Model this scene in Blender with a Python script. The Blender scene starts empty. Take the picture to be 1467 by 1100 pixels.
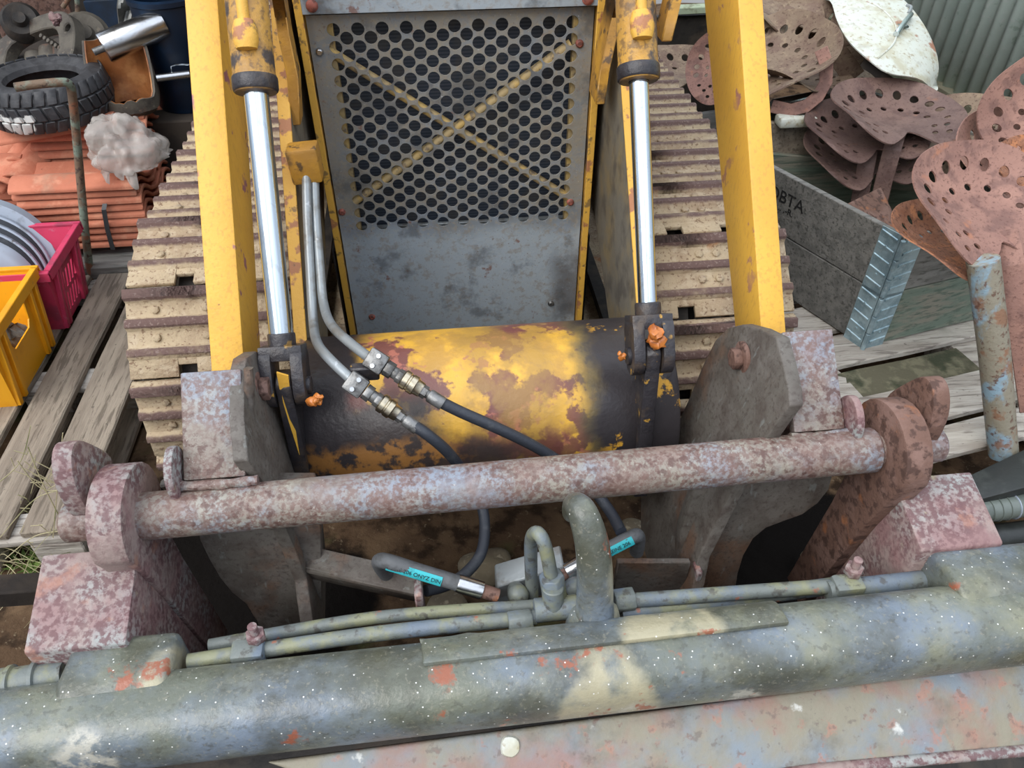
import bpy, bmesh, math, random
from mathutils import Vector, Matrix, noise
from mathutils.geometry import delaunay_2d_cdt
R = random.Random(7)
SC = bpy.context.scene
COL = SC.collection
PI = math.pi
# ------------------------------------------------------------------ camera numbers
CAM_H, YAW, PITCH, FPX = 1.6, math.radians(6.2), math.radians(41), 1102.0
FW = Vector((math.sin(YAW)*math.cos(PITCH), math.cos(YAW)*math.cos(PITCH), -math.sin(PITCH)))
RT = Vector((math.cos(YAW), -math.sin(YAW), 0))
UP = RT.cross(FW)
EYE = Vector((0, 0, CAM_H))
def at(px, py, x=None, y=None, z=None, pl=None):
    """a point of the place: the sight line through a picture point cut by a real plane"""
    d = FW + RT*((px-733.5)/FPX) - UP*((py-550)/FPX)
    if pl: t = (pl[0]-EYE).dot(pl[1])/d.dot(pl[1])
    elif x is not None: t = x/d.x
    elif y is not None: t = y/d.y
    else: t = (z-CAM_H)/d.z
    return EYE + d*t
def V(*a): return Vector(a)
def srgb(r, g, b):
    f = lambda v: (v/255/12.92) if v/255 <= .04045 else ((v/255+.055)/1.055)**2.4
    return (f(r), f(g), f(b), 1)
# ------------------------------------------------------------------ materials
def mat(name, base, layers=(), rough=.6, metal=0., bump=(60, .15), spec=.5, alpha=None, trans=0.):
    m = bpy.data.materials.new(name); m.use_nodes = True
    nt = m.node_tree; N = nt.nodes; L = nt.links
    b = N['Principled BSDF']
    b.inputs['Roughness'].default_value = rough; b.inputs['Metallic'].default_value = metal
    b.inputs['Specular IOR Level'].default_value = spec
    tc = N.new('ShaderNodeTexCoord'); oi = N.new('ShaderNodeObjectInfo')
    ad = N.new('ShaderNodeVectorMath'); ad.operation = 'ADD'
    ml = N.new('ShaderNodeMath'); ml.operation = 'MULTIPLY'; ml.inputs[1].default_value = 13.
    L.new(oi.outputs['Random'], ml.inputs[0])
    L.new(tc.outputs['Object'], ad.inputs[0]); L.new(ml.outputs[0], ad.inputs[1])
    def nz(s, d=4, st=(1, 1, 1), src=None, rough_=.6):
        mp = N.new('ShaderNodeMapping'); mp.inputs['Scale'].default_value = st
        L.new((src or ad).outputs[0] if not src else src, mp.inputs[0])
        n = N.new('ShaderNodeTexNoise'); n.inputs['Scale'].default_value = s; n.inputs['Detail'].default_value = d
        n.inputs['Roughness'].default_value = rough_
        L.new(mp.outputs[0], n.inputs[0]); return n.outputs['Fac']
    def rng(src, a, b_, lo=0., hi=1.):
        r = N.new('ShaderNodeMapRange'); r.interpolation_type = 'SMOOTHSTEP'
        r.inputs[1].default_value = a; r.inputs[2].default_value = b_
        r.inputs[3].default_value = lo; r.inputs[4].default_value = hi
        L.new(src, r.inputs[0]); return r.outputs[0]
    def mth(op, a, c):
        q = N.new('ShaderNodeMath'); q.operation = op
        L.new(a, q.inputs[0])
        if isinstance(c, (int, float)): q.inputs[1].default_value = c
        else: L.new(c, q.inputs[1])
        return q.outputs[0]
    cur = N.new('ShaderNodeRGB'); cur.outputs[0].default_value = base; cur = cur.outputs[0]
    roughs = None
    for ly in layers:
        f = None
        if ly.get('s'):
            if ly.get('k') == 'vor':
                v = N.new('ShaderNodeTexVoronoi'); v.inputs['Scale'].default_value = ly['s']
                L.new(ad.outputs[0], v.inputs[0])
                f = rng(v.outputs['Distance'], ly['t']+ly.get('w', .05), ly['t']-ly.get('w', .05))
            else:
                n = nz(ly['s'], ly.get('d', 5), ly.get('st', (1, 1, 1)))
                f = rng(n, ly['t']-ly.get('w', .05), ly['t']+ly.get('w', .05))
        if 'm' in ly:
            f = mth('MULTIPLY', f, rng(nz(ly['m'][0], 4, (1, 1, 1)), ly['m'][1]-ly['m'][2], ly['m'][1]+ly['m'][2]))
        for ax in ([ly['ax']] if isinstance(ly.get('ax'), tuple) else ly.get('ax', [])):
            a, lo, hi, amp, ns = ax
            sp = N.new('ShaderNodeSeparateXYZ'); L.new(tc.outputs['Object'], sp.inputs[0])
            s = sp.outputs['XYZ'.index(a)]
            if amp:
                n = mth('SUBTRACT', nz(ns, 5), .5); n = mth('MULTIPLY', n, amp*2); s = mth('ADD', s, n)
            g = rng(s, lo, hi)
            f = g if f is None else mth('MULTIPLY', f, g)
        if ly.get('wave'):
            w = N.new('ShaderNodeTexWave'); w.bands_direction = ly['wave'][0]; w.inputs['Scale'].default_value = ly['wave'][1]
            w.inputs['Distortion'].default_value = ly['wave'][2]; w.inputs['Detail'].default_value = 2
            L.new(tc.outputs['Object'], w.inputs[0]); g = rng(w.outputs['Fac'], .35, .65)
            f = g if f is None else mth('MULTIPLY', f, g)
        if ly.get('spot'):
            n = mth('MULTIPLY', mth('SUBTRACT', nz(ly.get('ss', 30), 5), .5), ly.get('sa', .02))
            tot = None
            for (cx, cy, cz, rr) in ly['spot']:
                vm = N.new('ShaderNodeVectorMath'); vm.operation = 'DISTANCE'
                L.new(tc.outputs['Object'], vm.inputs[0]); vm.inputs[1].default_value = (cx, cy, cz)
                g = rng(mth('ADD', vm.outputs['Value'], n), rr*1.1, rr*.85)
                tot = g if tot is None else mth('MAXIMUM', tot, g)
            f = tot if f is None else mth('MULTIPLY', f, tot)
        if ly.get('a', 1) != 1: f = mth('MULTIPLY', f, ly['a'])
        mx = N.new('ShaderNodeMix'); mx.data_type = 'RGBA'
        L.new(f, mx.inputs[0]); L.new(cur, mx.inputs[6]); mx.inputs[7].default_value = ly['c']
        cur = mx.outputs[2]
        if 'r' in ly:
            q = N.new('ShaderNodeMix'); q.data_type = 'FLOAT'; L.new(f, q.inputs[0])
            if roughs is None: q.inputs[2].default_value = rough
            else: L.new(roughs, q.inputs[2])
            q.inputs[3].default_value = ly['r']; roughs = q.outputs[0]
    L.new(cur, b.inputs['Base Color'])
    if roughs is not None: L.new(roughs, b.inputs['Roughness'])
    if bump:
        n = nz(bump[0], 6, bump[2] if len(bump) > 2 else (1, 1, 1))
        bp = N.new('ShaderNodeBump'); bp.inputs['Strength'].default_value = bump[1]; bp.inputs['Distance'].default_value = .01
        L.new(n, bp.inputs['Height']); L.new(bp.outputs[0], b.inputs['Normal'])
    if trans: b.inputs['Transmission Weight'].default_value = trans
    if alpha is not None: b.inputs['Alpha'].default_value = alpha
    return m
def ly(c, s=None, t=.5, w=.05, **k):
    d = dict(c=c, t=t, w=w); d.update(k)
    if s: d['s'] = s
    return d
GREY = srgb(148, 152, 150)
MT = {}
# rust-speckled grey paint of hitch and bucket brackets
MT['rustpaint'] = mat('weathered_grey_paint', srgb(132, 124, 114), [
    ly(srgb(128, 142, 160), 8, .54, .12, a=.75), ly(srgb(156, 152, 136), 14, .56, .12, a=.6),
    ly(srgb(128, 104, 96), 12, .54, .10, a=.65), ly(srgb(108, 82, 74), 130, .50, .09, a=.85, m=(9, .40, .14)), ly(srgb(84, 58, 52), 75, .55, .07, a=.85, d=7, m=(5, .46, .12)),
    ly(srgb(190, 186, 178), 170, .68, .03, a=.5)], rough=.5, bump=(110, .22))
MT['rustpink'] = mat('rusted_pink_paint', srgb(146, 128, 122), [
    ly(srgb(150, 158, 156), 9, .54, .10, a=.75), ly(srgb(132, 96, 96), 14, .54, .10, a=.7),
    ly(srgb(98, 66, 68), 95, .50, .08, a=.85, m=(9, .42, .12)), ly(srgb(160, 116, 98), 11, .64, .05, a=.7), ly(srgb(184, 180, 140), 15, .69, .05, a=.6)], rough=.65, bump=(80, .3))
MT['rustbrown'] = mat('brown_rust', srgb(106, 78, 66), [
    ly(srgb(128, 100, 90), 12, .52, .1, a=.8), ly(srgb(72, 50, 42), 50, .55, .06, a=.9), ly(srgb(150, 96, 62), 18, .64, .05, a=.8)], rough=.8, bump=(90, .35))
MT['rustdark'] = mat('dark_plate_steel', srgb(90, 85, 78), [
    ly(srgb(110, 104, 98), 8, .52, .16, a=.7), ly(srgb(66, 56, 50), 18, .54, .14, a=.7), ly(srgb(108, 78, 58), 7, .61, .08, a=.7), ly(srgb(60, 50, 44), 120, .58, .06, a=.5),
    ly(srgb(120, 124, 120), 60, .66, .04, a=.5, st=(1, 1, .2))], rough=.6, bump=(70, .25))
MT['beam'] = mat('mossy_grey_blue_paint', srgb(100, 104, 92), [
    ly(srgb(112, 126, 146), 5, .53, .14, a=.7), ly(srgb(140, 138, 108), 8, .56, .12, a=.5), ly(srgb(66, 66, 54), 7, .54, .12, a=.75),
    ly(srgb(70, 70, 62), 90, .60, .06, a=.45), ly(srgb(140, 136, 120), 140, .62, .06, a=.4),
    ly(srgb(168, 160, 132), 14, .42, .12, a=.85, spot=[(.10, -.03, -.012, .085)], ss=14, sa=.06),
    ly(srgb(176, 172, 158), 40, .52, .08, a=.8, spot=[(.14, -.04, -.035, .05), (.30, -.05, -.02, .04), (-.64, -.05, .0, .05)], ss=20, sa=.06),
    ly(srgb(146, 84, 60), 34, .50, .06, a=.9, spot=[(.02, -.01, .045, .022), (.05, -.01, .046, .02), (.085, -.01, .045, .022), (.12, -.01, .043, .018), (.09, -.05, -.02, .022), (.155, -.05, -.01, .016), (.15, -.04, .02, .018), (-.14, -.01, .05, .022), (-.15, -.04, .02, .018), (-.05, -.05, -.01, .014), (.32, -.05, .0, .014), (.45, -.03, .03, .01), (-.35, -.055, .01, .02)], ss=55, sa=.055),
    ly(srgb(150, 92, 70), 12, .71, .02, a=.8), ly(srgb(232, 232, 226), 75, .085, .03, k='vor', a=.8)], rough=.28, bump=(55, .25))
MT['plate_blue'] = mat('blue_grey_flaking_paint', srgb(122, 132, 140), [
    ly(srgb(138, 130, 108), 7, .49, .12, a=.85), ly(srgb(146, 108, 96), 6, .55, .09, a=.7), ly(srgb(96, 92, 80), 11, .60, .10, a=.6), ly(srgb(164, 116, 98), 30, .62, .05, a=.6),
    ly(srgb(100, 90, 84), 60, .62, .05, a=.6), ly(srgb(206, 206, 200), 16, .69, .04, a=.8)], rough=.6, bump=(50, .25))
MT['pipe_grey'] = mat('grey_painted_pipe', srgb(108, 114, 110), [
    ly(srgb(136, 136, 100), 16, .54, .08, a=.7), ly(srgb(98, 112, 130), 12, .56, .08, a=.7), ly(srgb(70, 66, 60), 50, .6, .05, a=.7),
    ly(srgb(160, 100, 76), 30, .68, .03, a=.8)], rough=.5, bump=(80, .2))
YEL = srgb(226, 176, 66)
MT['yellow'] = mat('yellow_machine_paint', YEL, [
    ly(srgb(206, 150, 50), 5, .52, .12, a=.6), ly(srgb(196, 146, 66), 130, .6, .06, a=.5), ly(srgb(120, 78, 50), 90, .71, .03, a=.8),
    ly(srgb(148, 92, 96), 8, .69, .02, a=.85)], rough=.5, bump=(160, .12))
MT['yellow_arm'] = mat('yellow_arm_paint', srgb(222, 172, 68), [
    ly(srgb(208, 156, 60), 5, .52, .12, a=.6), ly(srgb(194, 142, 66), 140, .58, .06, a=.5, st=(1, 1, .3)), ly(srgb(118, 76, 52), 60, .735, .02, a=.8),
    ly(srgb(150, 96, 104), 14, .63, .02, ax=('X', .021, .027, .006, 20)),
    ly(srgb(150, 96, 104), 14, .63, .02, ax=('X', -.022, -.028, .006, 20))], rough=.5, bump=(160, .12))
MT['yellow_dirty'] = mat('yellow_oily_paint', srgb(190, 140, 48), [
    ly(srgb(150, 108, 50), 9, .5, .1, a=.7), ly(srgb(62, 52, 44), 11, .56, .06, a=.9), ly(srgb(46, 42, 42), 40, .6, .05, a=.8)], rough=.5, bump=(80, .2))
MT['barrel'] = mat('oily_yellow_cylinder', srgb(184, 138, 58), [
    ly(srgb(146, 110, 60), 13, .5, .1, a=.8), ly(srgb(96, 74, 52), 60, .55, .06, a=.7), ly(srgb(54, 48, 48), 14, .58, .04, a=.95),
    ly(srgb(58, 52, 58), ax=('Z', -.185, -.205, .012, 25))], rough=.45, bump=(90, .25))
MT['black_oil'] = mat('oily_black_metal', srgb(50, 47, 50), [
    ly(srgb(84, 70, 56), 16, .58, .08, a=.7), ly(srgb(196, 150, 60), 24, .66, .02, a=.9), ly(srgb(34, 32, 36), 30, .52, .1, a=.7)], rough=.38, bump=(90, .25))
MT['edge'] = mat('worn_yellow_edge', srgb(218, 168, 70), [
    ly(srgb(150, 92, 78), 17, .58, .03, a=.8), ly(srgb(104, 84, 60), 40, .62, .04, a=.8)], rough=.55, bump=(90, .2))
MT['greyside'] = mat('greasy_grey_plate', srgb(112, 106, 94), [
    ly(srgb(150, 124, 66), 6, .56, .1, a=.5), ly(srgb(72, 66, 60), 14, .55, .1, a=.7)], rough=.55, bump=(60, .15))
MT['grille'] = mat('dusty_grey_steel', srgb(124, 129, 132), [
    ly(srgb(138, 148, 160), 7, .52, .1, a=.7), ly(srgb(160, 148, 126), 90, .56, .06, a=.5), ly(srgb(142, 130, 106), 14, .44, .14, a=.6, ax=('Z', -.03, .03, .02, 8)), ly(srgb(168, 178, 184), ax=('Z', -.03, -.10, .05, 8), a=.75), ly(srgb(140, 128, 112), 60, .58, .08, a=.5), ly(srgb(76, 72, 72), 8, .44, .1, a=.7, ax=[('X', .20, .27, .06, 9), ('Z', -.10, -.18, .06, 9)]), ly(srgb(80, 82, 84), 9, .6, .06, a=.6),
    ly(srgb(196, 200, 200), 160, .7, .03, a=.7), ly(srgb(124, 84, 68), 22, .69, .03, a=.8), ly(srgb(112, 88, 70), 140, .66, .03, a=.6)], rough=.5, bump=(120, .12))
MT['dust_rib'] = mat('tan_dusty_brace', srgb(168, 146, 104), [ly(srgb(200, 164, 84), 20, .55, .08, a=.6), ly(srgb(120, 104, 84), 60, .6, .06)], rough=.7, bump=(120, .15))
MT['radiator'] = mat('dark_radiator_core', srgb(46, 54, 66), [
    ly(srgb(76, 82, 92), wave=('Z', 40, .1), a=.7), ly(srgb(84, 80, 74), 20, .56, .08, a=.5)], rough=.5, bump=None)
MT['dark'] = mat('grimy_and_shade_dark_steel', srgb(44, 40, 36), [ly(srgb(70, 60, 50), 9, .55, .1, a=.7), ly(srgb(24, 22, 22), 20, .55, .1, a=.7)], rough=.7, bump=(40, .3))
MT['chrome'] = mat('chromed_rod', (.66, .73, .78, 1), [ly((.40, .42, .44, 1), 3, .6, .06, st=(20, 20, 1), a=.35), ly(srgb(150, 130, 120), 60, .74, .02, a=.5)], rough=.13, metal=1., bump=None)
MT['steel'] = mat('bright_steel', (.52, .53, .54, 1), [ly((.25, .24, .23, 1), 14, .6, .06, a=.6)], rough=.25, metal=1., bump=(120, .05))
MT['brass'] = mat('zinc_yellow_fitting', (.52, .46, .34, 1), [ly((.12, .1, .09, 1), 30, .55, .1, a=.8)], rough=.3, metal=1., bump=(120, .1))
MT['fitting'] = mat('dull_steel_fitting', (.22, .22, .215, 1), [ly((.06, .055, .05, 1), 40, .55, .1, a=.8)], rough=.42, metal=.7, bump=(120, .15))
MT['hydpipe'] = mat('grey_steel_line', srgb(150, 156, 158), [ly(srgb(120, 116, 108), 20, .56, .08, a=.7), ly(srgb(196, 200, 204), 50, .68, .03, a=.6)], rough=.36, metal=.35, bump=(100, .1))
MT['hose'] = mat('black_rubber_hose', srgb(44, 48, 56), [ly(srgb(76, 78, 80), 30, .6, .08, a=.5)], rough=.5, bump=(160, .15))
MT['hose_old'] = mat('dusty_grey_hose', srgb(86, 88, 90), [ly(srgb(60, 60, 60), 30, .55, .08, a=.6)], rough=.65, bump=(160, .2))
MT['teal'] = mat('teal_print_band', srgb(48, 168, 176), [ly(srgb(36, 116, 124), 40, .6, .06, a=.6)], rough=.6, bump=None)
MT['ink'] = mat('dark_ink', srgb(26, 40, 44), [ly(srgb(60, 62, 62), 60, .62, .06, a=.5)], rough=.7, bump=None)
MT['ink_grey'] = mat('faded_black_stamp', srgb(26, 26, 26), [ly(srgb(80, 80, 76), 60, .62, .08, a=.6)], rough=.8, bump=None)
MT['grease'] = mat('amber_grease', srgb(186, 112, 50), [ly(srgb(136, 70, 34), 20, .56, .08, a=.8)], rough=.25, bump=(40, .3))
MT['redbolt'] = mat('red_rust_bolt', srgb(160, 92, 78), [ly(srgb(104, 62, 54), 60, .55, .08)], rough=.65, bump=(100, .2))
MT['shoe'] = mat('muddy_track_shoe', srgb(172, 154, 126), [
    ly(srgb(146, 124, 100), 10, .52, .1, a=.8), ly(srgb(188, 172, 146), 40, .56, .08, a=.6), ly(srgb(112, 86, 66), 120, .6, .05, a=.8), ly(srgb(164, 104, 54), 7, .68, .04, a=.7),
    ly(srgb(98, 76, 70), ax=('Z', .018, .026, .006, 40)), ly(srgb(136, 118, 110), 130, .6, .05, a=.7, ax=('Z', .02, .026, 0, 1))], rough=.85, bump=(90, .5))
MT['dirt'] = mat('brown_earth', srgb(84, 66, 50), [
    ly(srgb(104, 84, 64), 5, .52, .1), ly(srgb(54, 42, 32), 14, .55, .08), ly(srgb(150, 134, 110), 70, .64, .05, a=.7), ly(srgb(78, 82, 50), 3, .6, .06, a=.7)], rough=.95, bump=(30, .8))
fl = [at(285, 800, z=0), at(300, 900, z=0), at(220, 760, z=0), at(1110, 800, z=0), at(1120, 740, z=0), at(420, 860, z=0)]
MT['floor'] = mat('brown_earth_with_painted_shade', srgb(84, 66, 50), [
    ly(srgb(104, 84, 64), 5, .52, .1), ly(srgb(54, 42, 32), 14, .55, .08), ly(srgb(130, 114, 92), 70, .66, .05, a=.6), ly(srgb(78, 82, 50), 3, .6, .06, a=.7),
    ly(srgb(18, 15, 13), spot=[(p.x, p.y-1, .0, .20) for p in fl], ss=6, sa=.2)], rough=.95, spec=.1, bump=(30, .8))  # near-black spots paint the deep shade under bar and hitch into the soil
MT['dirtred'] = mat('packed_brown_soil', srgb(112, 80, 54), [ly(srgb(84, 62, 44), 8, .53, .1), ly(srgb(140, 110, 80), 40, .62, .06, a=.7)], rough=.95, bump=(40, .8))
def wood(name, a, b, c, st):
    return mat(name, a, [ly(b, 5, .5, .12, st=st, d=6), ly(c, 16, .58, .06, st=st, d=4, a=.8), ly(srgb(80, 84, 66), 3, .64, .06, a=.5), ly(srgb(70, 62, 54), 60, .68, .04, a=.6)], rough=.85, bump=(22, .35, st))
MT['pallet_y'] = wood('weathered_pallet_wood', srgb(150, 138, 122), srgb(126, 114, 100), srgb(96, 86, 74), (6, .6, 6))
MT['pallet_x'] = wood('pale_pallet_wood', srgb(186, 180, 170), srgb(158, 150, 140), srgb(118, 110, 102), (.6, 6, 6))
MT['greywood'] = wood('grey_board_wood', srgb(134, 132, 126), srgb(110, 108, 102), srgb(84, 82, 76), (.6, 6, 6))
MT['darkboard'] = wood('dark_grey_board', srgb(124, 122, 117), srgb(102, 101, 97), srgb(74, 74, 70), (.6, 6, 6))
MT['greenwood'] = mat('green_weathered_board', srgb(112, 126, 112), [ly(srgb(138, 134, 120), 4, .52, .1, st=(.6, 6, 6)), ly(srgb(84, 98, 86), 14, .56, .08, st=(.6, 6, 6), a=.8), ly(srgb(150, 150, 138), 9, .66, .04, a=.6)], rough=.85, bump=(22, .35, (.6, 6, 6)))
MT['galv'] = mat('galvanised_steel', srgb(176, 200, 208), [ly(srgb(122, 148, 160), 30, .5, .1, a=.7), ly(srgb(190, 206, 210), 60, .6, .06, a=.6)], rough=.4, metal=.5, bump=(60, .1))
MT['terracotta'] = mat('terracotta_clay', srgb(196, 122, 94), [ly(srgb(178, 106, 80), 5, .5, .12, a=.8), ly(srgb(212, 150, 120), 14, .58, .08, a=.6), ly(srgb(150, 118, 96), 5, .64, .06, a=.6), ly(srgb(110, 74, 56), 70, .7, .04, a=.7)], rough=.85, bump=(60, .2))
MT['rubber'] = mat('worn_black_rubber', srgb(62, 62, 64), [ly(srgb(92, 92, 92), 9, .56, .1, a=.6), ly(srgb(40, 40, 42), 30, .55, .08, a=.7)], rough=.6, bump=(60, .2))
MT['rubber_tread'] = mat('tyre_tread_rubber', srgb(50, 51, 54), [ly(srgb(78, 78, 80), 14, .58, .08, a=.6)], rough=.55, bump=(60, .2))
MT['seat'] = mat('rusted_pan_steel', srgb(136, 101, 90), [ly(srgb(156, 118, 104), 7, .52, .1, a=.7), ly(srgb(104, 76, 70), 16, .55, .08, a=.7), ly(srgb(92, 62, 54), 110, .6, .06, a=.7), ly(srgb(170, 112, 82), 10, .66, .05, a=.6)], rough=.72, bump=(110, .25))
MT['seat_dark'] = mat('dark_rusted_pan_steel', srgb(104, 82, 76), [ly(srgb(122, 97, 88), 7, .52, .1, a=.7), ly(srgb(86, 64, 60), 16, .55, .08, a=.7), ly(srgb(76, 54, 48), 110, .6, .06, a=.7), ly(srgb(140, 98, 76), 10, .67, .05, a=.6)], rough=.65, bump=(110, .25))
MT['seat_orange'] = mat('orange_rusted_steel', srgb(148, 104, 82), [ly(srgb(136, 90, 66), 14, .5, .1), ly(srgb(186, 124, 84), 22, .58, .08, a=.8), ly(srgb(92, 60, 46), 90, .58, .06, a=.8)], rough=.8, bump=(110, .3))
MT['seat_olive'] = mat('olive_brown_steel', srgb(128, 110, 92), [ly(srgb(108, 86, 74), 12, .52, .1, a=.8), ly(srgb(150, 132, 108), 40, .6, .06, a=.6), ly(srgb(78, 56, 46), 90, .6, .06, a=.7)], rough=.75, bump=(110, .25))
MT['white'] = mat('chipped_white_enamel', srgb(200, 204, 196), [ly(srgb(196, 196, 180), 8, .54, .1, a=.6), ly(srgb(150, 134, 104), 60, .60, .06, a=.7), ly(srgb(168, 160, 130), 12, .57, .08, a=.6), ly(srgb(150, 96, 70), 7, .63, .03, a=.9), ly(srgb(170, 168, 158), 26, .62, .05, a=.5)], rough=.5, bump=(60, .15))
MT['corr'] = mat('pale_green_sheet_paint', srgb(206, 222, 214), [ly(srgb(184, 204, 196), 4, .52, .1, a=.6), ly(srgb(140, 168, 150), 22, .64, .05, a=.5), ly(srgb(220, 228, 224), 40, .62, .05, a=.6)], rough=.5, bump=(40, .1))
MT['mossy'] = mat('mossy_board', srgb(96, 92, 74), [ly(srgb(120, 116, 94), 20, .56, .08), ly(srgb(60, 64, 46), 9, .56, .08)], rough=.9, bump=(60, .4))
MT['bluepost'] = mat('blue_paint_over_rust', srgb(134, 128, 112), [ly(srgb(130, 160, 178), 12, .55, .05, a=.85, st=(1, 1, .5)), ly(srgb(132, 94, 70), 16, .57, .05, a=.85), ly(srgb(92, 62, 50), 70, .6, .05, a=.8)], rough=.65, bump=(80, .25))
MT['crate_yellow'] = mat('yellow_crate_plastic', srgb(236, 166, 26), [ly(srgb(214, 142, 22), 6, .55, .12, a=.7), ly(srgb(170, 128, 70), 60, .68, .04, a=.6)], rough=.42, bump=(60, .05))
MT['crate_red'] = mat('red_crate_plastic', srgb(204, 62, 96), [ly(srgb(186, 56, 90), 6, .54, .12, a=.7), ly(srgb(196, 120, 140), 30, .65, .05, a=.6), ly(srgb(116, 60, 76), 9, .6, .08, a=.6)], rough=.5, bump=(60, .08))
MT['cap_grey'] = mat('silver_plastic', srgb(164, 174, 186), [ly(srgb(120, 124, 128), 9, .62, .04, a=.7), ly(srgb(96, 92, 84), 40, .67, .04, a=.8)], rough=.35, metal=.2, bump=None)
MT['cap_dark'] = mat('dark_back_plastic', srgb(44, 48, 54), [ly(srgb(80, 84, 88), 14, .6, .06, a=.6)], rough=.45, bump=None)
MT['bag'] = mat('clear_plastic_film', (.62, .58, .53, 1), [ly((.45, .42, .38, 1), 9, .55, .1, a=.8)], rough=.14, bump=(26, .5), alpha=.5)
MT['sheet'] = mat('grey_plastic_sheet', srgb(126, 126, 120), [ly(srgb(90, 90, 86), 9, .54, .1)], rough=.35, bump=(20, .4))
MT['castdark'] = mat('dark_cast_iron', srgb(92, 86, 76), [ly(srgb(70, 64, 58), 12, .52, .1), ly(srgb(126, 116, 100), 40, .64, .05, a=.6), ly(srgb(110, 76, 60), 9, .66, .05, a=.7)], rough=.7, bump=(60, .3))
MT['leather'] = mat('cracked_orange_lining', srgb(176, 112, 62), [ly(srgb(120, 74, 44), 8, .52, .1, a=.8), ly(srgb(206, 146, 90), 12, .6, .08, a=.7)], rough=.5, bump=(26, .4))
MT['blueplastic'] = mat('dark_blue_plastic', srgb(10, 26, 44), [ly(srgb(18, 48, 76), 7, .56, .1, a=.6)], rough=.4, bump=None)
MT['rodpaint'] = mat('green_paint_rust_rod', srgb(112, 92, 74), [ly(srgb(116, 132, 118), 12, .53, .05, a=.85), ly(srgb(142, 92, 66), 16, .6, .05, a=.9), ly(srgb(74, 58, 50), 60, .6, .05)], rough=.7, bump=(90, .3))
MT['stone'] = mat('pale_field_stone', srgb(132, 120, 98), [ly(srgb(104, 94, 78), 10, .52, .1), ly(srgb(158, 148, 126), 40, .62, .06)], rough=.9, bump=(30, .4))
MT['grassdry'] = mat('dry_straw_grass', srgb(176, 166, 130), [ly(srgb(120, 124, 78), 9, .55, .1)], rough=.8, bump=None)
MT['grassgreen'] = mat('green_weed', srgb(84, 108, 46), [ly(srgb(112, 134, 62), 20, .55, .1)], rough=.7, bump=None)
MT['strap'] = mat('black_strapping', srgb(66, 68, 70), [ly(srgb(120, 120, 118), 12, .62, .05, a=.6)], rough=.4, bump=None)
MT['blackpipe'] = mat('black_plastic_pipe', srgb(40, 43, 42), [ly(srgb(66, 70, 66), 12, .58, .08, a=.6)], rough=.45, bump=(80, .1))
MT['clear'] = mat('smoky_ribbed_plastic', srgb(104, 112, 106), [ly(srgb(74, 82, 76), 20, .55, .08, a=.7)], rough=.3, bump=(80, .1))
MT['wallgrey'] = mat('dark_shed_boards', srgb(58, 50, 42), [ly(srgb(40, 34, 30), 6, .52, .1), ly(srgb(84, 66, 48), 4, .62, .08, a=.6)], rough=.9, bump=(20, .3))
MT['bluewood'] = mat('blue_painted_board', srgb(20, 42, 66), [ly(srgb(18, 32, 48), 8, .54, .1)], rough=.7, bump=None)
MT['palegreen'] = mat('pale_green_board', srgb(160, 172, 146), [ly(srgb(120, 124, 100), 20, .58, .08)], rough=.8, bump=None)
MT['roof'] = mat('unseen_ceiling_boards', srgb(90, 80, 66), [ly(srgb(66, 58, 48), 6, .54, .1)], rough=.9, bump=None)
# yellow, maroon and oily black patches of the cross tube; object space centred on the tube
MT['tube'] = mat('peeling_yellow_tube', srgb(218, 168, 62), [
    ly(srgb(168, 128, 66), 8, .53, .06, a=.75), ly(srgb(112, 66, 66), 9, .535, .022, a=.95, d=6), ly(srgb(176, 108, 90), 13, .62, .02, a=.85),
    ly(srgb(190, 148, 84), 44, .62, .05, a=.6),
    ly(srgb(150, 118, 62), 6, .47, .05, ax=[('X', .16, .10, .06, 8), ('X', -.08, -.03, .06, 8)], a=.7),
    ly(srgb(104, 62, 58), 8, .49, .03, ax=('Z', .085, .05, .05, 9), a=.9),
    ly(srgb(54, 47, 46), ax=[('X', -.08, -.15, .10, 8), ('Z', .150, .115, .05, 8)]),
    ly(srgb(56, 48, 46), ax=[('X', .12, .0, .10, 8), ('Z', .085, .05, .05, 9)], a=.95),
    ly(srgb(96, 88, 62), ax=[('X', .14, .19, .05, 8)], a=.9),
    ly(srgb(50, 46, 48), ax=[('X', .17, .22, .06, 9)]),
    ly(srgb(48, 44, 46), ax=('X', -.23, -.27, .05, 9)), ly(srgb(214, 160, 56), 13, .60, .02, a=.9, ax=('X', .19, .24, 0, 1)),
    ly(srgb(150, 104, 52), 30, .50, .06, a=.8, ax=[('Z', .085, .05, .04, 9), ('X', -.02, -.10, .06, 9)])], rough=.4, bump=(50, .2))
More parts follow.
